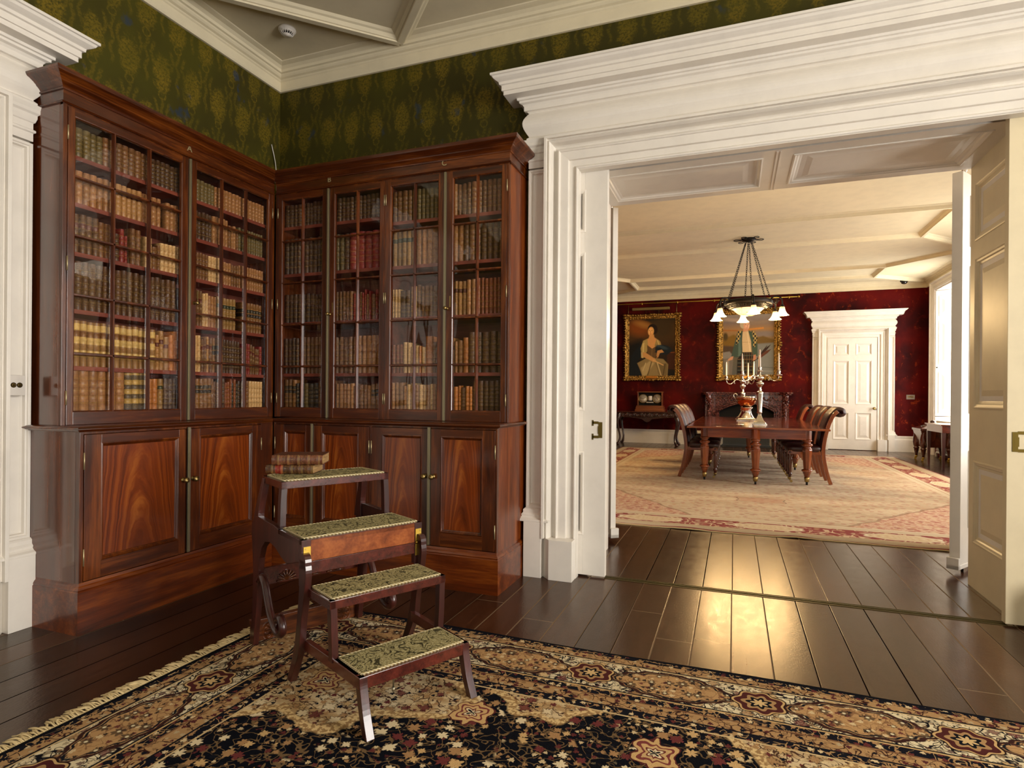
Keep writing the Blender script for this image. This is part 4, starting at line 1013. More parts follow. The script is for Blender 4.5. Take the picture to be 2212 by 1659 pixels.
# ------------------------------------------------------------------ dining room carpet
M=Mat('faded_carpet_pile',rough=1.,spec=.05); x,y,z=M.xyz()
HX,HY=2.66,4.08
ax,ay=x.abs(),y.abs(); ex,ey=HX-ax,HY-ay; e=ex.min(ey); side=ex.lt(ey); al=side*y+(1-side)*x
wob=M.noise(M.vec(x,y,0.),5,3)-.5
vn=1-(M.noise(M.vec(x,y,1.),7,2,.5,.6)-.5).abs().step(.01,.035)
v=M.voro(M.vec(x,y,0.),11,.8); d=E(M.nt,v.outputs['Distance']); cs=M.nt.nodes.new('ShaderNodeSeparateColor'); M.nt.links.new(v.outputs['Color'],cs.inputs[0]); r1=E(M.nt,cs.outputs[0])
dots=1-d.step(.2,.34); dc=M.ramp(r1,[(0,'#a0402a'),(.35,'#b98450'),(.6,'#cdb78c'),(.85,'#93351f')],'CONSTANT')
fine=M.noise(M.vec(x,y*1.,2.),26,3,.6)
beige=M.mix(M.noise(M.vec(x,y*2.5,0.),1.4,3).step(.35,.65),'#b49a76','#c9b38f')
fld=M.mix(fine.step(.52,.62)*.5,beige,'#bd8468'); fld=M.mix(dots*.42,fld,dc); 
cr=(ax/ (HX-.62)).max(ay/(HY-.62)); 
cut=(ax*1.05+ay*.78)+wob*.16; corner=cut.step(3.37,3.4)
pink=M.mix(dots*.7,M.mix(fine.step(.48,.58)*.75,'#c7a280','#b05a40'),dc)
fld=M.mix(corner,fld,pink); fld=M.mix((1-(cut-3.39).abs().step(.012,.03))*.6,fld,'#8a6a48')
md=((x*x)*1.5+((y+2.3).abs()*(y+2.3).abs())*4.).sqrt()+(( (y+2.3).atan2(x))*6).cos()*.05; fld=M.mix((1-md.step(.3,.32))*.6,fld,'#b07a55'); fld=M.mix((1-(md-.33).abs().step(.006,.016))*.7,fld,'#7c5d44')
u=al.rep(1.02); w_=e-.33; ov=((u*u)/.075+(w_*w_)/.0125).sqrt()+((w_.atan2(u*.4))*8).cos()*.06+wob*.2
bd=M.mix(vn,'#8a1c15','#cdb084'); bd=M.mix(dots*.6,bd,dc); 
bd=M.mix(1-ov.step(.95,1.05),bd,M.mix((ov*26).sin().step(-.3,.3),'#c2a273','#cfb88e')); bd=M.mix(1-(ov-1).abs().step(.04,.08),bd,'#d6c6a4')
c=M.mix(e.gt(.022),'#8e1f1c','#bfa680'); c=M.mix(e.gt(.14),c,'#a8905f'); c=M.mix(e.gt(.155),c,'#bfa680'); c=M.mix(e.gt(.18),c,bd); c=M.mix(e.gt(.48),c,'#b39a74'); c=M.mix(e.gt(.50),c,'#cab593'); c=M.mix(e.gt(.54),c,'#9c7c50'); c=M.mix(e.gt(.55),c,'#c8b390'); c=M.mix(e.gt(.62),c,fld)
M.set('col',M.soft(c,.78,1.06)); M.bump(M.noise(M.co(),150,2),.3,.004)
rug2=thing('rug','large faded beige carpet with red floral border under the dining table','rug',(.29,9.42,0))
b=MB(); NX,NY=70,40; grid=[]
for j in range(NY+1):
    yy=-HY+2*HY*j/NY; r=[]
    for i in range(NX+1):
        xx=-HX+2*HX*i/NX; ed=min(HX-abs(xx),HY-abs(yy)); rip=(.012*max(0,math.sin(xx*5.2+1.3*math.sin(xx*2.1)))**2+.004) if (j<2 and abs(xx)<HX-.1) else .003
        r.append((xx,yy+(.012*math.sin(xx*3.3) if j==0 else 0),(.004+rip) if ed<.2 else .009))
    grid.append(r)
b.loft(grid,False,False,True)
o=b.build('pile',M.m,rug2,fix=False); sm_=o.modifiers.new('thick','SOLIDIFY'); sm_.thickness=.004
b=MB(); P=[(-HX+2*HX*i/160,-HY-.006+.012*math.sin((-HX+2*HX*i/160)*3.3)+.004*math.sin(i*1.7),.003+.008*max(0,math.sin((-HX+2*HX*i/160)*5.2+1.3*math.sin((-HX+2*HX*i/160)*2.1)))**2) for i in range(161)]
b.tube(P,.006,5); b.build('worn_edge',FR,rug2)

# ------------------------------------------------------------------ dining table
T_TOP=wood('dining_table_top','#3d150a','#6a2a14','#8c4426',axis='y',rough=.12,coat=.9); T_TOP2=wood('table_apron','#4a1c0a','#7c3715','#9c5424',axis='x',rough=.2,coat=.7)
T_LEG=wood('table_leg_mahogany','#4c1d0b','#823c18','#a65a2a',axis='z',rough=.2,coat=.8)
tab=thing('dining_table','long mahogany dining table on turned octagonal legs under the chandelier','dining table',(.275,8.33,.009))
b=MB(); TL=4.35
for i in range(5):
    ya=TL*i/5; yb_=TL*(i+1)/5-.002; b.box(-.845,.845,ya+(.02 if i==0 else 0),yb_,.722,.748)
b.build('tabletop',T_TOP,tab,bevel=.006)
b=MB(); b.mold([(-.865,TL,.722),(-.865,0,.722),(.865,0,.722),(.865,TL,.722)],[(0,.004),(.0,.018),(.006,.026),(.024,.026),(.024,0),(.008,0)],(0,0,1)); b.build('edge_moulding',T_TOP2,tab)
b=MB(); b.box(-.60,.60,.10,.125,.60,.722); b.box(-.67,-.645,.3,TL-.2,.60,.722); b.box(.645,.67,.3,TL-.2,.60,.722); b.box(-.6,.6,TL-.15,TL-.12,.6,.722); b.build('apron',T_TOP2,tab,bevel=.002)
for sx in (-.03,.03): knob(tab,sx,.1,.655,.012)
OCT=pi/8
def tleg(x,y,ztop):
    b=MB(); c=(x,y,0)
    b.lathe([(.055,ztop),(.055,.60),(.05,.595)],c,8,False,phase=OCT)
    b.lathe([(.045,.60),(.058,.59),(.062,.578),(.05,.568),(.04,.556),(.05,.545),(.068,.535),(.07,.52),(.058,.508),(.044,.50),(.05,.49),(.058,.482),(.058,.47)],c,24)
    b.lathe([(.056,.475),(.062,.455),(.062,.44),(.058,.4),(.044,.215),(.04,.205)],c,8,False,phase=OCT)
    b.lathe([(.04,.21),(.052,.205),(.066,.195),(.068,.185),(.056,.172),(.046,.165),(.05,.158),(.044,.15),(.03,.1)],c,24)
    o=b.build('leg',T_LEG,tab)
    b=MB(); b.lathe([(.031,.10),(.033,.098),(.027,.045),(.022,.04)],c,18); b.build('brass_ferrule',BRASS,o)
    b=MB(); b.tube([(x-.012,y,.022),(x+.012,y,.022)],.0215,14); b.build('caster',IRON,o)
for x,y in ((-.645,.28),(.63,.28),(0,.06),(-.64,2.0),(.64,2.0),(-.64,3.75),(.64,3.75),(0,3.72)): tleg(x,y,.72)

# ------------------------------------------------------------------ dining chairs
LEA=Mat('maroon_buttoned_leather',rough=.42,coat=.25,coatr=.3); x,y,z=LEA.xyz(); n=LEA.noise(LEA.co(),30,4)
LEA.set('col',LEA.mix(n.step(.3,.7),'#240a0a','#3c1312')); LEA.bump(LEA.noise(LEA.co(),140,2),.12,.002); LEA=LEA.m
CH=wood('chair_mahogany','#4f200c','#85401b','#a3602f',axis='z',rough=.22,coat=.7)
TURN=wood('chair_turned_leg','#2c100a','#4d2012','#6e3420',axis='z',rough=.2,coat=.7)
def make_chair():
    t=thing('dining_chair','','chair')
    # faces +x ; back at -x
    prof=[(-.185,.44),(-.20,.55),(-.225,.70),(-.262,.83),(-.30,.91),(-.335,.955),(-.375,.985)]
    for s in (-1,1):
        P=[(p[0],s*.205,p[1]) for p in [(-.275,0),(-.235,.12),(-.2,.28),(-.183,.42),(-.195,.56),(-.222,.70),(-.26,.83),(-.305,.92),(-.35,.965)]]
        b=MB(); b.tube(spline(P,4),.02,4,sq=(.032,.046)); b.build('leg',CH,t,bevel=.003)
        b=MB(); c=(.215,s*.185,0)
        b.lathe([(.028,.42),(.03,.40),(.022,.385),(.03,.37),(.034,.355),(.024,.34),(.028,.33),(.03,.31),(.024,.15),(.022,.13),(.03,.12),(.031,.11),(.02,.10),(.018,.06)],c,16); o=b.build('leg',TURN,t)
        b=MB(); b.lathe([(.019,.075),(.021,.07),(.016,.045),(.009,.035)],c,12); b.tube([(c[0]-.018,c[1]-.008,.0185),(c[0]-.018,c[1]+.008,.0185)],.018,12); b.tube([(c[0],c[1],.04),(c[0]-.018,c[1],.03)],.006,6); b.build('brass_caster',BRASS,o)
    b=MB(); b.box(-.20,.24,-.21,-.18,.385,.43); b.box(-.20,.24,.18,.21,.385,.43); b.box(.215,.24,-.2,.2,.385,.43); b.box(-.21,-.185,-.2,.2,.385,.43); b.build('seat_rail',CH,t,bevel=.003)
    b=MB(); rings=[]
    for z,g in ((.42,.0),(.445,.012),(.475,.014),(.495,.0),(.505,-.03),(.508,-.1)):
        pts=[]
        for i in range(32):
            a=2*pi*i/32; cx_,sy=math.cos(a),math.sin(a); k=(abs(cx_)**5+abs(sy)**5)**(-1/5)
            pts.append((.03+(.225+g)*cx_*k,(.215+g)*sy*k,z+(0 if g>-.09 else .004)))
        rings.append(pts)
    b.loft(rings); b.build('seat',LEA,t)
    # buttoned back with channelled padding and scrolled top
    b=MB(); NU=28; cu=spline([(p[0]+.02,0,p[1]) for p in prof]+[(-.405,0,.975),(-.415,0,.945),(-.395,0,.925),(-.37,0,.93)],4)
    L=len(cu); front=[];back=[]
    for i,p in enumerate(cu):
        q=cu[min(i+1,L-1)]-cu[max(i-1,0)]; q.normalize(); nrm=Vector((q.z,0,-q.x)); rr=[];rb_=[]
        for j in range(NU+1):
            yy=-.205+.41*j/NU; ch=abs(math.sin(pi*j/NU*3.5)); edge=min(1,(.205-abs(yy))/.03)
            th=.018+.022*ch**.5*edge; bt=.012*max(0,math.cos(i*1.05))**6*(1-ch)
            rr.append(tuple(p+nrm*(th*edge**.5-bt)+Vector((0,yy,0)))); rb_.append(tuple(p-nrm*.02*edge**.5+Vector((0,yy,0))))
        front.append(rr); back.append(rb_)
    b.loft(front,False,False,True); b.loft(back,False,False,True)
    for i_ in (0,L-1): b.loft([front[i_],back[i_]],False,False,True)
    for e_ in (0,NU): b.loft([[r[e_] for r in front],[r[e_] for r in back]],False,False,True)
    b.build('backrest',LEA,t)
    b=MB()
    for i in range(22): b.tube([(.241,-.2+.4*i/21,.436),(.244,-.2+.4*i/21,.436)],.004,6)
    for s in (-1,1):
        for i in range(20): b.tube([(-.18+.4*i/19,s*.212,.436),(-.18+.4*i/19,s*.2145,.436)],.004,6)
    b.build('nail_trim',BRASS,t)
    return t
ch0=make_chair(); first=True
seats=[(-.45,9.0,0,'nearest of the three maroon leather chairs on the left of the dining table'),(-.45,9.82,0,'middle of the three maroon leather chairs on the left of the dining table'),(-.45,10.6,0,'farthest of the three maroon leather chairs on the left of the dining table'),
 (.93,8.965,pi,'nearest of the four maroon leather chairs on the right of the dining table'),(.93,9.81,pi,'second nearest of the four maroon leather chairs on the right of the dining table'),(.93,10.66,pi,'third nearest of the four maroon leather chairs on the right of the dining table'),(.93,12.25,pi,'farthest of the four maroon leather chairs on the right of the dining table')]
for x_,y_,r_,lb in seats:
    o=ch0 if first else dup(ch0); first=False
    o.location=(x_,y_,.010); o.rotation_euler=(0,0,r_); o['label']=lb; o['group']='scroll-backed dining chairs'

# ------------------------------------------------------------------ silver
def candelabrum(loc,sc,rot,label):
    t=thing('candelabrum',label,'candelabrum',loc,rot,'silver candelabra on the dining table'); k=sc
    S=lambda a:[(r*k,z*k) for r,z in a]
    b=MB(); b.box(-.085*k,.085*k,-.085*k,.085*k,0,.012*k)
    b.lathe(S([(.105,.01),(.1,.03),(.07,.05),(.045,.09),(.03,.12),(.026,.13),(.034,.138),(.026,.145)]),(0,0,0),4,False,phase=pi/4); b.build('base',SILVER,t,bevel=.003)
    b=MB(); b.lathe(S([(.024,.145),(.034,.155),(.03,.17),(.03,.19),(.04,.40),(.044,.42),(.03,.43),(.02,.44),(.026,.455),(.016,.47),(.03,.50),(.05,.53),(.046,.545),(.02,.56),(.03,.575),(.05,.60),(.046,.62),(.03,.635),(.014,.65),(.014,.68)]),(0,0,0),16); b.build('stem',SILVER,t)
    def cup(x,y,z):
        b=MB(); b.lathe(S([(.008,0),(.012,.01),(.042,.018),(.044,.022),(.014,.026),(.02,.04),(.022,.06),(.018,.066),(.028,.07)]),(x,y,z),14); b.build('candle_cup',SILVER,t)
    pts=[(0,0,.68*k)]
    cup(0,0,.675*k)
    for a in (-pi/6,pi+pi/6,pi/2):
        ca,sa=math.cos(a),math.sin(a)
        P=[(r*k*ca,r*k*sa,z*k) for r,z in ((.02,.60),(.05,.625),(.09,.635),(.13,.61),(.17,.57),(.21,.565),(.24,.59),(.25,.625))]
        b=MB(); b.tube(spline(P,5),.0075*k,8); b.tube([(r*k*ca,r*k*sa,z*k) for r,z in ((.12,.60),(.135,.585),(.125,.57),(.112,.578))],.004*k,6); b.build('arm',SILVER,t)
        cup(.25*k*ca,.25*k*sa,.62*k); pts.append((.25*k*ca,.25*k*sa,.625*k))
    return t,[Matrix.Translation(loc)@Matrix.Rotation(rot,4,'Z')@Vector(p) for p in pts]
WAX=Mat('white_wax',col='#e6dfcf',rough=.4,sss=.1).m
c1,p1=candelabrum((.355,9.34,.757),1.12,0,'tall silver candelabrum, the nearer one, in front of the silver bowl')
c2,p2=candelabrum((.15,11.45,.757),1.12,-.35,'silver candelabrum standing farther away behind the silver bowl')
for nm,pp in (('nearer',p1),('farther',p2)):
    for i,p in enumerate(pp):
        b=MB(); b.lathe([(.0125,.0),(.0125,.03),(.010,.19),(.006,.255),(.0,.262)],seg=12)
        o=b.build('candle',WAX,loc=p+Vector((0,0,.062*1.12)))
        tag(o,'white taper candle in the %s of the %s silver candelabrum'%(('central cup','right arm cup','left arm cup','rear arm cup')[i],nm),'candle','white taper candles')
bw=thing('punch_bowl','large silver pedestal bowl with copper-coloured belly between the candelabra','bowl',(.205,10.75,.757))
b=MB(); b.box(-.16,.16,-.16,.16,0,.02)
b.lathe([(.2,.02),(.19,.045),(.14,.05)],(0,0,0),4,False,phase=pi/4); b.build('pedestal',SILVER,bw,bevel=.003)
b=MB(); b.lathe([(.14,.02),(.12,.06),(.085,.12),(.07,.19),(.10,.215),(.1,.225),(.04,.235)],(0,0,.0),20); b.build('stem',SILVER,bw)
b=MB(); b.lathe([(.05,.23),(.09,.25),(.14,.29),(.165,.35),(.172,.4),(.165,.4),(.155,.35),(.13,.295),(.08,.258),(0,.25)],(0,0,0),28); b.build('bowl_body',Mat('silver_over_copper',col='#b0764a',metal=1.,rough=.18).m,bw)
b=MB(); b.lathe([(.166,.37),(.176,.375),(.182,.405),(.176,.41),(.166,.40)],(0,0,0),28,lobes=14,amp=.03); b.build('rim',SILVER,bw)
for s in (-1,1):
    b=MB(); b.tube(spline([(s*.16,0,.36),(s*.2,0,.40),(s*.205,0,.44),(s*.17,0,.455),(s*.15,0,.43)],4),.007,7); b.build('handle',SILVER,bw)

# ------------------------------------------------------------------ chandelier
cl=thing('chandelier','iron chandelier with six glowing tulip shades and an alabaster bowl over the dining table','chandelier',(.205,10.2,FZ),.13)
b=MB(); b.lathe([(.0,0),(.11,0),(.105,-.02),(.06,-.035),(.03,-.05),(0,-.055)],seg=24); 
for k in range(6):
    a=2*pi*k/6; P=[(r*math.cos(a+q),r*math.sin(a+q),-.02) for r,q in ((.08,0),(.14,.18),(.2,.2),(.225,0),(.2,-.2),(.14,-.18),(.09,-.02))]; b.tube(spline(P,3),.006,5)
b.build('ceiling_plate',IRON,cl)
RZ=-1.045
b=MB(); RR=.345
b.lathe([(RR,RZ-.02),(RR+.03,RZ-.0),(RR+.03,RZ+.03),(RR,RZ+.055),(RR-.06,RZ-.075),(RR-.1,RZ-.08),(RR-.11,RZ-.07),(RR-.02,RZ-.0)],seg=48)
for k in range(30):
    a=2*pi*k/30
    for q in range(2): b.tube([((RR-.01-.02*q+.025*math.cos(w))*math.cos(a+.055*math.sin(w)),(RR-.01-.02*q+.025*math.cos(w))*math.sin(a+.055*math.sin(w)),RZ-.01-.035*q+.02*math.cos(w)) for w in [2*pi*j/7 for j in range(8)]],.004,4)
b.build('band',Mat('wrought_band',col='#2a231d',metal=.6,rough=.5).m,cl)
AL=Mat('alabaster',rough=.4,sss=.2); x,y,z=AL.xyz(); ph=y.atan2(x); AL.set('col',AL.mix((1-((ph*6/6.2832).frac()-.5).abs().step(.0,.03)).max(1-(AL.noise(AL.co(),5,3,.5,1.2)-.5).abs().step(.006,.02)),'#cbb49a','#4a3420'))
AL.set('emc','#ffcfa0'); AL.set('em',.35)
b=MB(); b.lathe([(.0,RZ-.195),(.08,RZ-.185),(.15,RZ-.155),(.205,RZ-.11),(.245,RZ-.07),(.25,RZ-.06),(.24,RZ-.06),(.2,RZ-.1),(.0,RZ-.17)],seg=36); b.build('alabaster_bowl',AL.m,cl)
SH=Mat('etched_amber_glass',rough=.35); x,y,z=SH.xyz()
SH.set('col','#f3d9a0'); SH.set('emc',SH.mix((z*1-(RZ-.19)).step(.0,.13),'#fff3d0','#ff9a2a')); SH.set('em',SH.maprng(z,RZ-.26,RZ-.08,3.2,.9))
BULB=Mat('lamp_bulb',col='#fff2d6'); BULB.set('emc','#ffdf9e'); BULB.set('em',12.)
for q_ in (AL,SH,BULB): q_.m.cycles.emission_sampling='NONE'
for k in range(6):
    a=-pi/2+2*pi*k/6; ca,sa=math.cos(a),math.sin(a)
    P=lambda r,z:(r*ca,r*sa,z)
    b=MB(); b.tube(spline([P(RR-.02,RZ+.02),P(RR+.04,RZ+.07),P(RR+.11,RZ+.075),P(RR+.165,RZ+.04),P(RR+.18,RZ-.02),P(RR+.18,RZ-.07)],5),.011,7)
    sp=[P(RR+.085+.05*math.cos(t)*(1-t/14),RZ-.0+.05*math.sin(t)*(1-t/14)) for t in [i*.5 for i in range(26)]]; b.tube(sp,.0075,6)
    b.lathe([(.012,0),(.028,-.015),(.034,-.04),(.03,-.045)],P(RR+.18,RZ-.055),14); arm=b.build('arm',IRON,cl)
    b=MB(); c=P(RR+.18,RZ-.09)
    b.lathe([(.028,.0),(.036,-.012),(.04,-.04),(.05,-.075),(.07,-.11),(.096,-.135)],c,36,True,cap=False,lobes=6,amp=.04)
    sh=b.build('shade',SH.m,cl); 
    b=MB(); b.lathe([(.0,-.02),(.018,-.03),(.026,-.06),(.024,-.09),(.012,-.125),(0,-.14)],c,12); b.build('bulb',BULB.m,sh)
    # chain of links from the plate to the band
    A0=Vector(P(.045,-.045)); B0=Vector(P(RR+.0,RZ+.055)); L=(B0-A0).length; n=int(L/.034); d=(B0-A0).normalized(); s1=d.orthogonal().normalized(); s2=d.cross(s1)
    b=MB()
    for i in range(n):
        m=A0+d*L*(i+.5)/n; u=s1 if i%2 else s2
        b.tube([m+d*(.023*math.cos(w))+u*(.0115*math.sin(w)) for w in [2*pi*j/10 for j in range(10)]],.0034,4,closed=True)
    b.build('chain',IRON,cl,fix=False)
for k in range(6):
    a=-pi/2+2*pi*k/6+.13
    l=bpy.data.lights.new('bulb_light','POINT'); l.energy=LAMP; l.color=(1,.67,.31); l.shadow_soft_size=.05
    o=bpy.data.objects.new('bulb_light',l); C.objects.link(o); o.location=(.205+(RR+.18)*math.cos(a),10.2+(RR+.18)*math.sin(a),FZ+RZ-.27)
# ------------------------------------------------------------------ oil paintings
def canvas(x0,x1,z0,z1,box,base,shapes,seed):
    """box = pixel frame the shapes are given in (xa,xb,ya,yb)"""
    nx,ny=150,190; xa,xb,ya,yb=box; rs=np.random.RandomState(seed)
    U,V=np.meshgrid(np.linspace(xa,xb,nx),np.linspace(yb,ya,ny))
    lc=lambda h:np.array(lin(h)[:3])
    img=np.zeros((ny,nx,3)); 
    for (yy,col),(y2,col2) in zip(base[:-1],base[1:]):
        m=(V>=yy)&(V<=y2); t=((V-yy)/(y2-yy))[...,None]; img=np.where(m[...,None],lc(col)*(1-t)+lc(col2)*t,img)
    low=np.kron(rs.rand(14,10),np.ones((14,15)))[:ny,:nx]
    for s in shapes:
        col=lc(s[-2]); soft=s[-1]
        if s[0]=='e':
            _,cx_,cy_,rx,ry,rot=s[:6]; c_,s_=math.cos(rot),math.sin(rot); a=(U-cx_)*c_+(V-cy_)*s_; b_=-(U-cx_)*s_+(V-cy_)*c_
            d=(np.sqrt((a/rx)**2+(b_/ry)**2)-1)*min(rx,ry)
        elif s[0]=='l':
            P=s[1]; w=s[2]; d=np.full(U.shape,1e9)
            for (ax_,ay_),(bx_,by_) in zip(P[:-1],P[1:]):
                vx,vy=bx_-ax_,by_-ay_; t=np.clip(((U-ax_)*vx+(V-ay_)*vy)/(vx*vx+vy*vy+1e-9),0,1); d=np.minimum(d,np.hypot(U-ax_-t*vx,V-ay_-t*vy)-w)
        else:
            P=s[1]; d=np.full(U.shape,1e9); ins=np.zeros(U.shape,bool); n=len(P)
            for i in range(n):
                (ax_,ay_),(bx_,by_)=P[i],P[(i+1)%n]; vx,vy=bx_-ax_,by_-ay_
                t=np.clip(((U-ax_)*vx+(V-ay_)*vy)/(vx*vx+vy*vy+1e-9),0,1); d=np.minimum(d,np.hypot(U-ax_-t*vx,V-ay_-t*vy))
                if by_!=ay_: cr=((ay_>V)!=(by_>V))&(U<(bx_-ax_)*(V-ay_)/(by_-ay_)+ax_); ins^=cr
            d=np.where(ins,-d,d)
        a=np.clip(.5-d/max(soft,1),0,1)[...,None]
        if s[0]=='c':
            k=((np.floor(U/s[2])+np.floor(V/s[3]))%2)[...,None]; col=col*k+lc(s[4])*(1-k)
        img=img*(1-a)+col*a
    img*=(1+.12*(rs.rand(ny,nx,1)-.5))*1.3  # overall lift puts the picture lamps' light into the paint colours
    X=np.linspace(x0,x1,nx); Z=np.linspace(z0,z1,ny)
    vs=[(float(x),0,float(z)) for z in Z for x in X]; fs=[(j*nx+i,j*nx+i+1,(j+1)*nx+i+1,(j+1)*nx+i) for j in range(ny-1) for i in range(nx-1)]
    me=bpy.data.meshes.new('canvas'); me.from_pydata(vs,[],fs)
    a=me.color_attributes.new('paint','FLOAT_COLOR','POINT'); a.data.foreach_set('color',np.concatenate([img.reshape(-1,3),np.ones((nx*ny,1))],1).astype('f').ravel())
    return me
OIL=Mat('oil_paint',rough=.75,spec=.25); at=OIL.nt.nodes.new('ShaderNodeAttribute'); at.attribute_name='paint'; OIL.nt.links.new(at.outputs['Color'],OIL.b.inputs['Base Color'])
OIL.bump(OIL.noise(OIL.co(),60,3),.1,.003)
GILT=Mat('gilt_frame',metal=.85,rough=.38); n=GILT.noise(GILT.co(),26,4,.7); GILT.set('col',GILT.mix(n.step(.35,.62),'#5e451c','#c79a4c')); v=GILT.voro(GILT.vec(*[GILT.xyz()[0],GILT.xyz()[2]],0.),30,1); GILT.bump(n+E(GILT.nt,v.outputs['Distance']),.9,.012)
def painting(x0,x1,z0,z1,fw,label,me):
    t=thing('painting',label,'painting',(0,FY1,0))
    y=-.10
    o=bpy.data.objects.new('canvas',me); C.objects.link(o); o.parent=t; o.location=(0,y+.015,0); me.materials.append(OIL.m)
    b=MB(); 
    b.mold([(x0+fw,y,z0+fw),(x1-fw,y,z0+fw),(x1-fw,y,z1-fw),(x0+fw,y,z1-fw)],[(0,-.02),(0,.0),(-.008,.004),(-.02,.002),(-.026,.012),(-.06,.02),(-.078,.04),(-.092,.042),(-.1,.03),(-fw,.015),(-fw,-.05),(0,-.05)],(0,-1,0),closed=True)
    rs=random.Random(int(x0*100))
    per=[(x0,z0),(x1,z0),(x1,z1),(x0,z1)]
    for i in range(4):
        (ax_,az),(bx_,bz)=per[i],per[(i+1)%4]; L=math.hypot(bx_-ax_,bz-az); m=int(L/.06)
        for k in range(m+1):
            f=k/m; c_=(ax_+(bx_-ax_)*f,y-.02,az+(bz-az)*f); r=.022+.010*abs(math.sin(k*1.3))+(.022 if (f<.06 or f>.94 or abs(f-.5)<.05) else 0)
            b.lathe([(0,-r*.6),(r,-r*.35),(r*1.1,0),(r,r*.35),(0,r*.6)],c_,7)
    b.build('gilt_frame',GILT.m,t)
    b=MB(); xm=(x0+x1)/2; b.box(xm-.13,xm+.13,y-.045,y-.03,z0+.045,z0+.095); b.build('name_plate',Mat('gilt_plate',col='#c9822e',metal=.6,rough=.35).m,t)
    b=MB(); 
    for xx in (x0+.07,x1-.08): b.tube([(xx,-.04,z1-.02),(xx,-.04,3.44)],.006,6)
    b.build('hanging_rod',BRASS,t)
    return t
s1=[('e',300,440,120,75,.2,'#7a3f10',70),('e',350,405,90,30,.3,'#98662a',40),('e',560,440,110,120,0,'#3a2a12',90),('p',[(205,600),(330,560),(350,640),(300,930),(205,930)],'#14130f',60),
 ('p',[(600,690),(680,690),(680,870),(600,860)],'#3b1d0d',10),('p',[(610,690),(680,690),(680,700),(610,700)],'#6e3a18',4),
 ('p',[(225,720),(330,600),(400,560),(350,700),(290,790),(340,930),(215,930)],'#14191b',14),('e',448,452,50,50,0,'#1f120a',6),('e',478,470,22,35,.2,'#241409',6),('e',432,476,31,45,.08,'#d69a52',5),('e',425,480,20,34,0,'#e5ae66',14),('e',418,468,5,3,0,'#4a240f',3),('e',440,468,5,3,0,'#4a240f',3),('e',427,484,4,9,0,'#b9743a',5),('e',428,502,9,3,0,'#a8402a',3),
 ('p',[(418,510),(462,508),(472,560),(405,560)],'#cb9050',5),('p',[(380,560),(420,540),(470,540),(520,575),(500,620),(445,655),(400,620)],'#c88e50',6),
 ('p',[(352,570),(395,552),(405,640),(390,690),(335,710),(325,650)],'#a38a4e',6),('p',[(345,600),(365,590),(360,690),(345,700)],'#c9b06a',8),('p',[(330,690),(370,685),(355,750),(332,745)],'#b8a066',5),('p',[(490,555),(530,585),(545,640),(480,670),(470,620)],'#9a8047',6),('l',[(500,570),(520,630)],4,'#c6ad68',6),
 ('p',[(392,615),(445,655),(500,620),(505,660),(480,760),(400,745)],'#5d4526',6),('l',[(445,655),(440,750)],3,'#7a5f36',4),
 ('e',560,665,85,48,.15,'#161e22',8),('e',545,640,60,16,.3,'#2c3a40',10),('p',[(470,690),(520,640),(620,700),(600,720),(500,700)],'#161c1f',8),
 ('p',[(290,800),(400,742),(560,760),(612,815),(605,932),(345,932),(318,860)],'#857045',8),('p',[(330,850),(420,780),(470,800),(380,932),(345,932)],'#a68f5e',14),('p',[(480,800),(600,810),(600,932),(520,932)],'#6d5a36',14),('l',[(440,790),(400,930)],5,'#5a4828',6),('l',[(500,800),(540,930)],5,'#b8a270',8),('l',[(580,810),(560,930)],5,'#4e3d22',6),('l',[(380,800),(350,880)],4,'#c0a974',6),
 ('p',[(345,690),(375,690),(480,760),(492,790),(460,790),(350,735)],'#bd8a4f',5),('l',[(455,770),(560,822)],5,'#c79b60',4),('p',[(500,675),(545,665),(568,692),(525,700),(508,745),(490,728)],'#b8834a',5),('l',[(500,720),(495,750)],4,'#a8733e',4)]
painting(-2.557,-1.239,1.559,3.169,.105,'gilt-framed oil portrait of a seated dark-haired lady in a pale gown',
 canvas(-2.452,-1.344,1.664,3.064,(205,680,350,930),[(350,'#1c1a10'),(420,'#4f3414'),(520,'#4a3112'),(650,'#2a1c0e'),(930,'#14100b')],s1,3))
plaid=lambda P,a,b_,u,v:('c',P,u,v,b_,a,3)
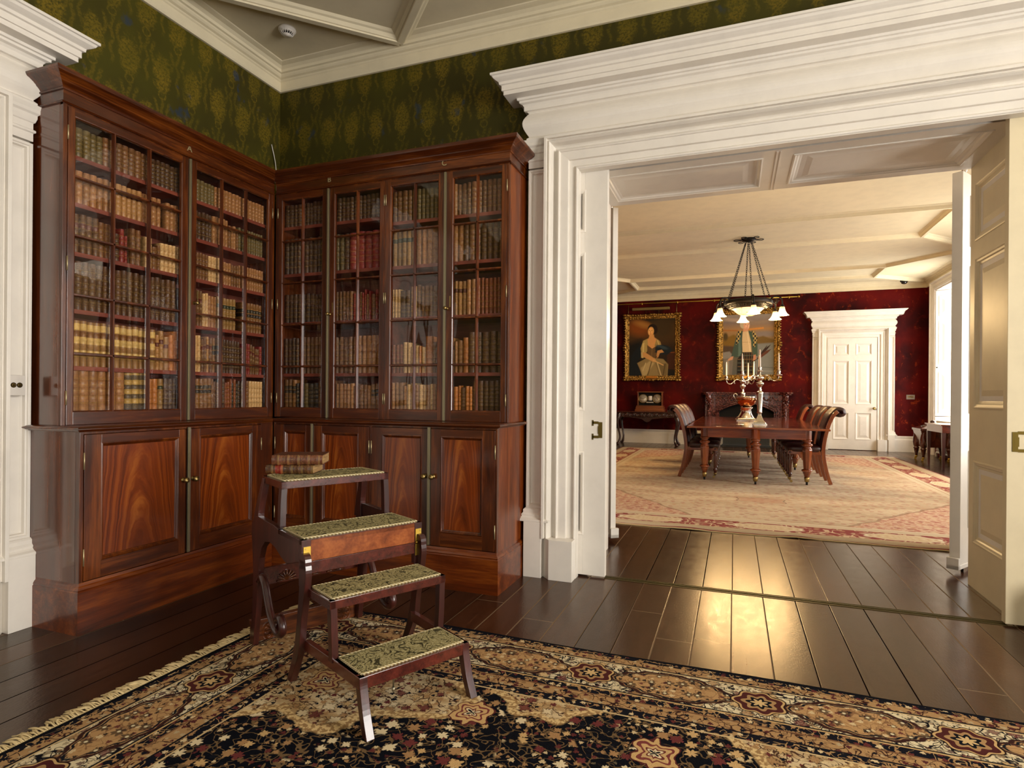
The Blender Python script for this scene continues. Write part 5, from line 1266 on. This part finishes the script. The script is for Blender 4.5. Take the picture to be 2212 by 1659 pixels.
s2=[('e',1300,370,160,18,.1,'#a58f7c',20),('e',1560,400,160,16,-.1,'#8a7560',20),('l',[(1190,475),(1340,480)],6,'#9a5f2a',10),('l',[(1460,470),(1600,460)],8,'#c4823a',10),('e',1620,520,130,30,0,'#7d6f66',30),
 ('p',[(1190,560),(1300,520),(1400,560),(1400,640),(1190,650)],'#74561f',20),('p',[(1520,560),(1600,540),(1710,580),(1710,610),(1520,640)],'#6b5226',16),('e',1215,540,25,40,0,'#4a3a1c',16),('p',[(1190,630),(1310,640),(1300,740),(1190,720)],'#4a3a2a',20),('p',[(1520,620),(1710,610),(1710,932),(1520,932)],'#76756c',16),('l',[(1560,850),(1700,860)],4,'#5f5f58',6),('l',[(1570,890),(1700,895)],4,'#8a897e',6),
 ('p',[(1195,760),(1300,750),(1285,932),(1225,932)],'#6d6357',5),('p',[(1225,780),(1255,778),(1255,932),(1230,932)],'#8d8271',5),('p',[(1190,700),(1260,690),(1300,740),(1280,760),(1190,765)],'#7d776d',10),
 ('e',1402,415,38,46,.1,'#b7a482',5),('e',1432,428,32,46,0,'#d39b78',5),('e',1440,432,20,34,0,'#e0b08c',12),('e',1425,420,5,3,0,'#4a2c1c',3),('e',1448,420,5,3,0,'#4a2c1c',3),('e',1440,436,4,8,0,'#b9724e',4),('e',1438,455,9,3,0,'#a34a38',3),('e',1425,385,34,16,.1,'#cfc09c',5),
 ('p',[(1400,460),(1450,465),(1455,500),(1395,500)],'#c98e68',4),
 ('p',[(1340,490),(1395,485),(1400,740),(1330,752),(1276,740),(1310,610)],'#3d4c3f',5),('p',[(1350,520),(1370,500),(1380,740),(1350,740)],'#55675a',8),('p',[(1450,482),(1500,500),(1545,620),(1548,740),(1505,740),(1480,600)],'#42513f',5),
 ('p',[(1392,495),(1450,487),(1478,590),(1486,702),(1393,702),(1388,580)],'#c9ac80',5),('l',[(1392,600),(1480,600)],3,'#b3946a',5),('l',[(1440,500),(1470,690)],4,'#dcc498',10),
 plaid([(1340,490),(1378,482),(1365,560),(1345,610),(1322,625)],'#2a2620','#b59a5a',17,22),plaid([(1485,482),(1520,500),(1545,560),(1520,650),(1500,650),(1505,580)],'#2a2620','#b59a5a',17,22),
 ('p',[(1393,700),(1488,700),(1512,780),(1530,932),(1335,932),(1340,770)],'#231f19',5)]+[('l',[(x,705),(x+ (x-1440)*.4,930)],2,'#7a5a34',3) for x in range(1395,1500,22)]+[('l',[(1345,y),(1525,y)],2,'#5e6a5a' if y%2 else '#8a6a3a',3) for y in range(735,931,37)]+[
 ('p',[(1275,745),(1300,740),(1290,775),(1250,785),(1240,775)],'#c08a66',4),('p',[(1505,730),(1530,725),(1530,775),(1500,790)],'#b57a56',4),('p',[(1548,745),(1620,665),(1682,625),(1640,680),(1560,760)],'#35241a',4),('p',[(1540,760),(1630,690),(1685,672),(1650,710),(1560,775)],'#5a3422',4),('l',[(1480,810),(1560,760)],3,'#2a1c14',3),('l',[(1590,700),(1640,640)],3,'#2a1c14',3)]
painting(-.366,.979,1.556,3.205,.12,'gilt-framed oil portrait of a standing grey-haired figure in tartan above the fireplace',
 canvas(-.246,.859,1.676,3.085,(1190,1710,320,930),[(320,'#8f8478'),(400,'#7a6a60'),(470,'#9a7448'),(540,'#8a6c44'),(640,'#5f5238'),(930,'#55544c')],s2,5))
def pic_light(x0,x1,z,y,label):
    t=thing('picture_light',label,'picture light',(0,FY1,0))
    b=MB(); b.box(x0,x1,-y-.05,-y+.03,z-.03,z+.035); b.build('lamp_housing',Mat('dull_brass_tube',col='#8d7c4e',metal=.7,rough=.4).m,t,bevel=.01)
    b=MB()
    for f in (.35,.7): xx=x0+(x1-x0)*f; b.tube([(xx,-.06,z-.12),(xx,-.06,z-.02),(xx,-y,z)],.006,6)
    b.build('bracket',BRASS,t)
pic_light(-2.37,-1.47,3.30,.16,'long brass picture light above the portrait of the seated lady')
pic_light(-.15,.78,3.33,.16,'long brass picture light above the tartan portrait, behind the chandelier')
t=thing('picture_rail','slim brass picture rail under the cornice of the crimson wall','picture rail',(0,FY1,0))
b=MB(); b.tube([(-3.25,-.05,3.455),(1.35,-.05,3.455)],.013,8); b.lathe([(0,-.025),(.022,-.015),(.026,0),(.022,.015),(0,.025)],(1.37,-.05,3.455),10); b.build('rail',BRASSB,t)
b=MB()
for x in (-2.95,-2.15,-1.3,-.45,.4,1.17): b.tube([(x,0,3.455),(x,-.05,3.455)],.009,6); b.lathe([(0,-.03),(.018,-.02),(.018,.02),(0,.03)],(x,-.05,3.45),8)
b.build('rail_bracket',BRASSB,t)

# ------------------------------------------------------------------ fireplace
MAR=Mat('red_brown_marble',rough=.16,coat=.6); n=MAR.noise(MAR.co(),7,6,.7,1.5); n2=MAR.noise(MAR.co(),30,4)
MAR.set('col',MAR.mix((n-.5).abs().step(.0,.035),'#8a5148',MAR.mix(n2.step(.35,.7),'#2f100d','#52201a'))); MAR=MAR.m
fp=thing('fireplace','carved dark red marble fireplace with arched black opening behind the dining table','fireplace',(.27,FY1,0))
b=MB(); 
pts=[(-.98,0),(-.98,-.30),(-.93,-.37),(-.86,-.40),(-.78,-.36),(-.70,-.32),(-.3,-.32),(-.14,-.36),(0,-.38),(.14,-.36),(.3,-.32),(.70,-.32),(.78,-.36),(.86,-.40),(.93,-.37),(.98,-.30),(.98,0)]
b.prism(pts,1.235,1.27,'z'); b.prism([(x*.97,y*.92) for x,y in pts],1.205,1.235,'z'); b.build('mantel_shelf',MAR,fp,bevel=.008)
b=MB(); ar=[]
for i in range(25):      # serpentine arched opening
    u=-1+2*i/24; z=.98-.16*abs(u)**3.2+.035*math.cos(u*pi)*(1-abs(u))+.06*(1-abs(u))**4; ar.append((u*.6,z))
out=[(-.9,0),(-.9,1.205),(.9,1.205),(.9,0),(.6,0)]+ar[::-1]+[(-.6,0)]
# front slab as strips around the opening
b.box(-.9,-.6,-.22,0,0,1.205); b.box(.6,.9,-.22,0,0,1.205)
for (xa,za),(xb,zb) in zip(ar[:-1],ar[1:]): b.hexa([(xa,-.22,za),(xb,-.22,zb),(xb,0,zb),(xa,0,za)],[(xa,-.22,1.205),(xb,-.22,1.205),(xb,0,1.205),(xa,0,1.205)])
b.build('surround_slab',MAR,fp)
b=MB(); P=[(-.6,-.225,0)]+[(x,-.225,z) for x,z in ar]+[(.6,-.225,0)]
for k,(o_,r) in enumerate(((0,.014),(.035,.02),(.075,.012))):
    b.tube([(x*(1+o_/.6),-.225-.004*k,z+o_*(0 if z==0 else 1)) for x,_,z in P],r,8)
b.build('arch_moulding',MAR,fp)
for s in (-1,1):
    b=MB(); b.box(s*.72,s*.9,-.29,-.2,0,.16); b.tube(spline([(s*.81,-.26,.16),(s*.8,-.25,.4),(s*.82,-.26,.7),(s*.8,-.29,.95),(s*.82,-.35,1.12),(s*.83,-.36,1.2)],5),[.045+.02*(i>18) for i in range(26)],10)
    for i in range(9): z=.35+.06*i; b.lathe([(0,-.02),(.028,-.01),(.03,0),(.0,.025)],(s*(.81+.015*math.sin(i)),-.30-.004*i,z),8)
    for i in range(7): a=i*.9; b.lathe([(0,-.025),(.03,0),(0,.025)],(s*.82+.05*math.cos(a),-.36-.01*math.sin(a),1.06+.07*math.sin(a)),8)
    b.build('carved_jamb',MAR,fp)
b=MB(); rs=random.Random(2)
for s in (-1,1):
    P=[(s*(.05+.62*i/20),-.235-.01*math.sin(i),1.12+.035*math.sin(i*.9)) for i in range(21)]; b.tube(P,[.012+.006*abs(math.sin(i)) for i in range(21)],6)
    for i in range(9): b.lathe([(0,-.022),(.024,-.006),(.022,.012),(0,.024)],(s*(.06+.065*i),-.24,1.11+.04*math.sin(i*1.7)),7)
b.lathe([(0,-.06),(.07,-.03),(.085,.02),(.05,.06),(0,.075)],(0,-.24,1.12),12,lobes=5,amp=.15); b.build('carved_frieze',MAR,fp)
b=MB(); b.box(-.62,.62,-.02,-.01,0,1.1); b.box(-.62,-.6,-.2,-.01,0,1.0); b.box(.6,.62,-.2,-.01,0,1.0); b.build('hearth_back',DARK,fp)
b=MB(); b.box(-.62,.62,-.42,0,0,.02); b.build('hearth_slab',Mat('slate_hearth',col='#1c1c1c',rough=.5).m,fp,bevel=.004)
b=MB(); b.box(-.5,.5,-.30,-.285,.06,.30); b.box(-.52,.52,-.32,-.28,.29,.31); b.box(-.52,.52,-.33,-.28,.03,.06)
for i in range(22): b.box(-.49+.98*i/21-.008,-.49+.98*i/21+.008,-.315,-.3,.10,.26); b.lathe([(0,.24),(.016,.255),(0,.275)],(-.49+.98*i/21,-.31,0),6)
b.build('fire_grate',Mat('grey_iron_grate',col='#3d4143',metal=.4,rough=.45).m,fp)

# ------------------------------------------------------------------ console table and clock
CW=Mat('carved_dark_mahogany',rough=.3,coat=.5); x,y,z=CW.xyz(); u=(x+0.).rep(.17); r_=(u*u+(z-.72)*(z-.72)).sqrt(); f=(r_*190+(z-.72).atan2(u)*2).sin()*(1-r_.step(.06,.08))*z.lt(.77)*z.gt(.66)
CW.set('col',CW.mix(CW.noise(CW.vec(x*3,y*3,z*12),3,4).step(.3,.7),'#1c0a06','#3a170d')); CW.bump(f,.8,.006); CW=CW.m
ct=thing('console_table','dark carved mahogany console table with cabriole legs against the crimson wall','console table',(-1.91,14.44,0))
b=MB(); b.box(-.73,.73,-.33,.29,.775,.80); b.build('table_top',wood('console_top','#2a0e08','#4a1c10','#6a2e1c',axis='x',rough=.15,coat=.8),ct,bevel=.008)
b=MB(); b.box(-.68,.68,-.29,.27,.665,.775)
b.prism([(-.62,.665),(-.3,.64),(-.12,.62),(-.05,.56),(0,.545),(.05,.56),(.12,.62),(.3,.64),(.62,.665)],-.29,-.27,'y'); b.build('carved_apron',CW,ct,bevel=.004)
for sx in (-1,1):
    for sy in (-1,1):
        P=spline([(sx*.655,sy*.26,.76),(sx*.675,sy*.275,.66),(sx*.70,sy*.295,.56),(sx*.665,sy*.27,.36),(sx*.635,sy*.25,.2),(sx*.65,sy*.26,.08),(sx*.675,sy*.28,.03)],4)
        b=MB(); b.tube(P,[.045,.047,.05,.052,.054,.054,.05,.046,.04,.036,.032,.028,.025,.023,.022,.022,.022,.022,.024,.028,.03,.032,.033,.032,.03][:len(P)],10); b.lathe([(0,0),(.036,.004),(.042,.025),(.03,.05),(0,.06)],(sx*.68,sy*.285,0),12); b.build('leg',CW,ct)
ck=thing('barograph_clock','wooden cased clock and barometer with two round silver dials on the console table','clock',(-1.88,14.52,.80))
OAK=wood('walnut_case','#4a2410','#7c4420','#9a5c2e',axis='x',rough=.3)
b=MB(); b.box(-.34,.34,-.17,.15,0,.045); b.box(-.325,.325,-.155,.14,.045,.10); b.box(-.315,.315,-.145,.13,.10,.135)
b.box(-.29,.29,.10,.12,.135,.455); b.box(-.29,-.272,-.12,.12,.135,.455); b.box(.272,.29,-.12,.12,.135,.455); b.box(-.30,.30,-.13,.125,.448,.47); b.build('case',OAK,ck,bevel=.003)
b=MB(); b.box(-.272,.272,.0,.005,.135,.448); b.build('dark_backing',DARK,ck)
DL=Mat('silvered_dial',col='#b9b3a6',metal=.3,rough=.4).m
for sx in (-1,1):
    Tm=Matrix.Translation((sx*.165,-.03,.30))@Matrix.Rotation(pi/2,4,'X')
    b=MB(Tm); b.lathe([(.0,0),(.098,0),(.098,.008),(0,.008)],seg=32); d=b.build('dial',DL,ck)
    b=MB(Tm); b.tube([(.102*math.cos(a),.102*math.sin(a),.008) for a in [2*pi*i/32 for i in range(32)]],.006,6,closed=True); b.build('dial_bezel',BRASS,d)
    b=MB(Tm)
    for k in range(12): a=pi*k/6; b.tube([(.078*math.cos(a),.078*math.sin(a),.009),(.09*math.cos(a),.09*math.sin(a),.009)],.0028,4)
    b.build('hour_mark',IRON,d)
    b=MB(Tm)
    for a,L_ in ((.6 if sx<0 else -.7,.055),(2.9 if sx<0 else 2.4,.075)): b.tube([(0,0,.011),(L_*math.cos(a),L_*math.sin(a),.011)],.003,4)
    b.build('clock_hand',IRON,d)
b=MB(); b.lathe([(.045,.255),(.05,.26),(.05,.36),(.045,.365)],(0,-.04,0),20); b.build('chart_drum',PL,ck)
b=MB(); b.box(-.08,.08,-.10,-.02,.20,.225); b.build('chart_tray',DL,ck)

# ------------------------------------------------------------------ right hand side of the dining room
WC=wood('wine_cooler_mahogany','#2a120a','#482014','#63301e',axis='z',rough=.2,coat=.8)
wc=thing('wine_cooler','sarcophagus-shaped mahogany wine cooler with radiating lid in the far right corner','wine cooler',(3.49,13.13,0))
b=MB(); b.hexa([(-.19,-.20,.25),(.19,-.20,.25),(.19,.20,.25),(-.19,.20,.25)],[(-.25,-.27,.56),(.25,-.27,.56),(.25,.27,.56),(-.25,.27,.56)]); b.box(-.262,.262,-.285,.285,.56,.60); b.build('body',WC,wc,bevel=.006)
b=MB(); b.hexa([(-.25,-.27,.60),(.25,-.27,.60),(.25,.27,.60),(-.25,.27,.60)],[(-.05,-.08,.68),(.05,-.08,.68),(.05,.08,.68),(-.05,.08,.68)])
for k in range(40):
    a=2*pi*k/40; b.tube([(.05*math.cos(a),.08*math.sin(a),.682),(.18*math.cos(a),.2*math.sin(a),.632)],[.004,.012],5)
b.lathe([(.05,.67),(.06,.69),(.03,.70),(.045,.72),(.03,.745),(0,.755)],(0,0,0),14); b.build('lid',WC,wc)
for sx in (-1,1):
    for sy in (-1,1):
        b=MB(); c_=(sx*.2,sy*.225,0)
        b.lathe([(.02,.06),(.022,.10),(.036,.16),(.04,.20),(.05,.21),(.05,.225),(.035,.235),(.045,.25),(.062,.33),(.058,.40),(.04,.50),(.035,.56)],c_,14); l_=b.build('leg',WC,wc)
        b=MB(); b.lathe([(.022,.07),(.018,.035)],c_,10); b.tube([(c_[0]-.015,c_[1]-.01,.02),(c_[0]-.015,c_[1]+.01,.02)],.02,12); b.build('brass_caster',BRASSB,l_)
stt=thing('side_table','narrow bow-fronted mahogany side table in front of the wine cooler','side table',(3.43,11.62,0))
b=MB(); bow=[(-.30,-.28),(-.30,.6),(.32,.6),(.32,-.28)]+[(.32-.62*i/10,-.28-.07*math.sin(pi*i/10)) for i in range(1,10)]
b.prism(bow,.715,.735,'z'); b.build('table_top',T_TOP,stt,bevel=.004)
b=MB(); b.prism([(x*.93,y*.93) for x,y in bow],.60,.715,'z'); b.build('drawer_frieze',wood('side_table_wood','#3a140b','#5c2414','#783623',axis='x',rough=.2,coat=.7),stt,bevel=.003)
for x,y in ((-.255,-.235),(.275,-.235),(-.255,.53),(.275,.53)):
    b=MB(); b.hexa([(x-.016,y-.016,0),(x+.016,y-.016,0),(x+.016,y+.016,0),(x-.016,y+.016,0)],[(x-.027,y-.027,.60),(x+.027,y-.027,.60),(x+.027,y+.027,.60),(x-.027,y+.027,.60)]); b.build('leg',D_Z,stt,bevel=.002)
hp=MB(); hp.tube(spline([(3.80,12.9,.09),(3.80,13.9,.09),(3.80,14.0,.085),(3.80,14.04,.05),(3.80,14.05,0)],5),.022,10); hp.tube([(3.78,12.9,.09),(3.78,12.2,.09)],.02,8); 
tag(hp.build('heating_pipe',WHITE),'white heating pipe bending into the floor under the window','pipe')
rd=MB()
for i in range(12): rd.tube(spline([(3.80,12.95+.09*i,.12),(3.80,12.95+.09*i,.66),(3.80,12.95+.09*i,.72)],3),.03,8)
rd.tube([(3.80,12.9,.70),(3.80,14.0,.70)],.022,8); rd.tube([(3.80,12.9,.14),(3.80,14.0,.14)],.022,8)
tag(rd.build('radiator',WHITE),'white column radiator under the far right window','radiator')
ws=thing('switch_plate','small grey plate of brass switches on the crimson wall beside the white door','switch plate',(3.568,FY1-.006,1.185))
b=MB(); b.box(-.078,.078,-.004,.006,-.05,.05); b.build('plate',Mat('grey_plate',col='#8a7a6c',metal=.3,rough=.4).m,ws,bevel=.002)
for k in range(4):
    b=MB(Matrix.Translation((-.039+.026*k,-.004,.004))@Matrix.Rotation(pi/2,4,'X')); b.lathe([(.012,0),(.012,.004),(.005,.006),(.006,.018),(0,.02)],seg=12); b.build('toggle',BRASSB,ws)
sc=thing('security_camera','small black dome camera under the cornice near the right corner','security camera',(3.36,14.63,3.637))
b=MB(); b.lathe([(.075,.03),(.078,.0),(.07,-.012)],seg=20); b.build('camera_base',IRON,sc); b=MB(); b.lathe([(.062,-.01),(.058,-.035),(.04,-.055),(0,-.065)],seg=20); b.build('camera_dome',Mat('smoked_dome',col='#08080a',rough=.05,coat=1.).m,sc)
so=thing('wall_socket','dark wall socket low on the crimson wall beside the console table','socket',(-1.0,FY1-.008,.45))
b=MB(); b.box(-.07,.07,-.006,.008,-.045,.045); b.build('socket_plate',Mat('bronze_plate',col='#4a4338',metal=.6,rough=.4).m,so,bevel=.003)
b=MB(); 
for s in (-1,1): b.box(s*.033-.008,s*.033+.008,-.008,-.005,-.012,.012)
b.build('socket_slot',PL,so)

# ------------------------------------------------------------------ light
def area(name,loc,rot,sx,sy,power,col):
    l=bpy.data.lights.new(name,'AREA'); l.shape='RECTANGLE'; l.size=sx; l.size_y=sy; l.energy=power; l.color=col
    o=bpy.data.objects.new(name,l); C.objects.link(o); o.location=loc; o.rotation_euler=rot; return o
DAY=(1,.955,.89)
for w in WF: area('window_daylight',(FX1+.75,(w[0]+w[1])/2,1.95),(0,pi/2,0),2.9,w[1]-w[0]+.2,DINE,DAY)
for w,q_ in zip(WN,(.45,1.4)): area('window_daylight',(XR+.55,(w[0]+w[1])/2,1.85),(0,pi/2,0),2.6,w[1]-w[0]+.2,LIBR*q_,DAY)
for w in FW: area('window_daylight',((w[0]+w[1])/2,YF-.55,1.85),(-pi/2,0,0) if 0 else (pi/2,0,0),w[1]-w[0]+.2,2.6,LIBF,DAY)
w=bpy.data.worlds.new('sky'); bpy.context.scene.world=w; w.use_nodes=True; bg=w.node_tree.nodes['Background']; bg.inputs[0].default_value=(1,.98,.95,1); bg.inputs[1].default_value=1.5

# ------------------------------------------------------------------ camera
cd=bpy.data.cameras.new('camera'); cam=bpy.data.objects.new('camera',cd); C.objects.link(cam); bpy.context.scene.camera=cam
f_px,yaw,roll=1278.,.3585,.0083
cd.sensor_width=36; cd.sensor_fit='HORIZONTAL'; cd.lens=f_px/2212*36; cd.shift_x=0; cd.shift_y=(854.2-829.5)/2212; cd.clip_start=.05
c_,s_=math.cos(yaw),math.sin(yaw); rt=Vector((c_,s_,0)); up=Vector((0,0,1)); fw=Vector((-s_,c_,0))
r2=rt*math.cos(roll)+up*math.sin(roll); u2=up*math.cos(roll)-rt*math.sin(roll)
R=Matrix((r2,u2,-fw)).transposed(); cam.matrix_world=Matrix.Translation((0,0,1.15))@R.to_4x4()
sc_=bpy.context.scene; sc_.view_settings.view_transform='Standard'; sc_.view_settings.look='None'; sc_.view_settings.exposure=EXPO; sc_.view_settings.gamma=1; sc_.view_settings.use_curve_mapping=False
cy=sc_.cycles; cy.use_denoising=True; cy.max_bounces=6; cy.diffuse_bounces=3; cy.glossy_bounces=2; cy.transmission_bounces=3; cy.transparent_max_bounces=8; cy.caustics_reflective=False; cy.caustics_refractive=False; cy.sample_clamp_indirect=6; cy.use_adaptive_sampling=True; cy.adaptive_threshold=.055
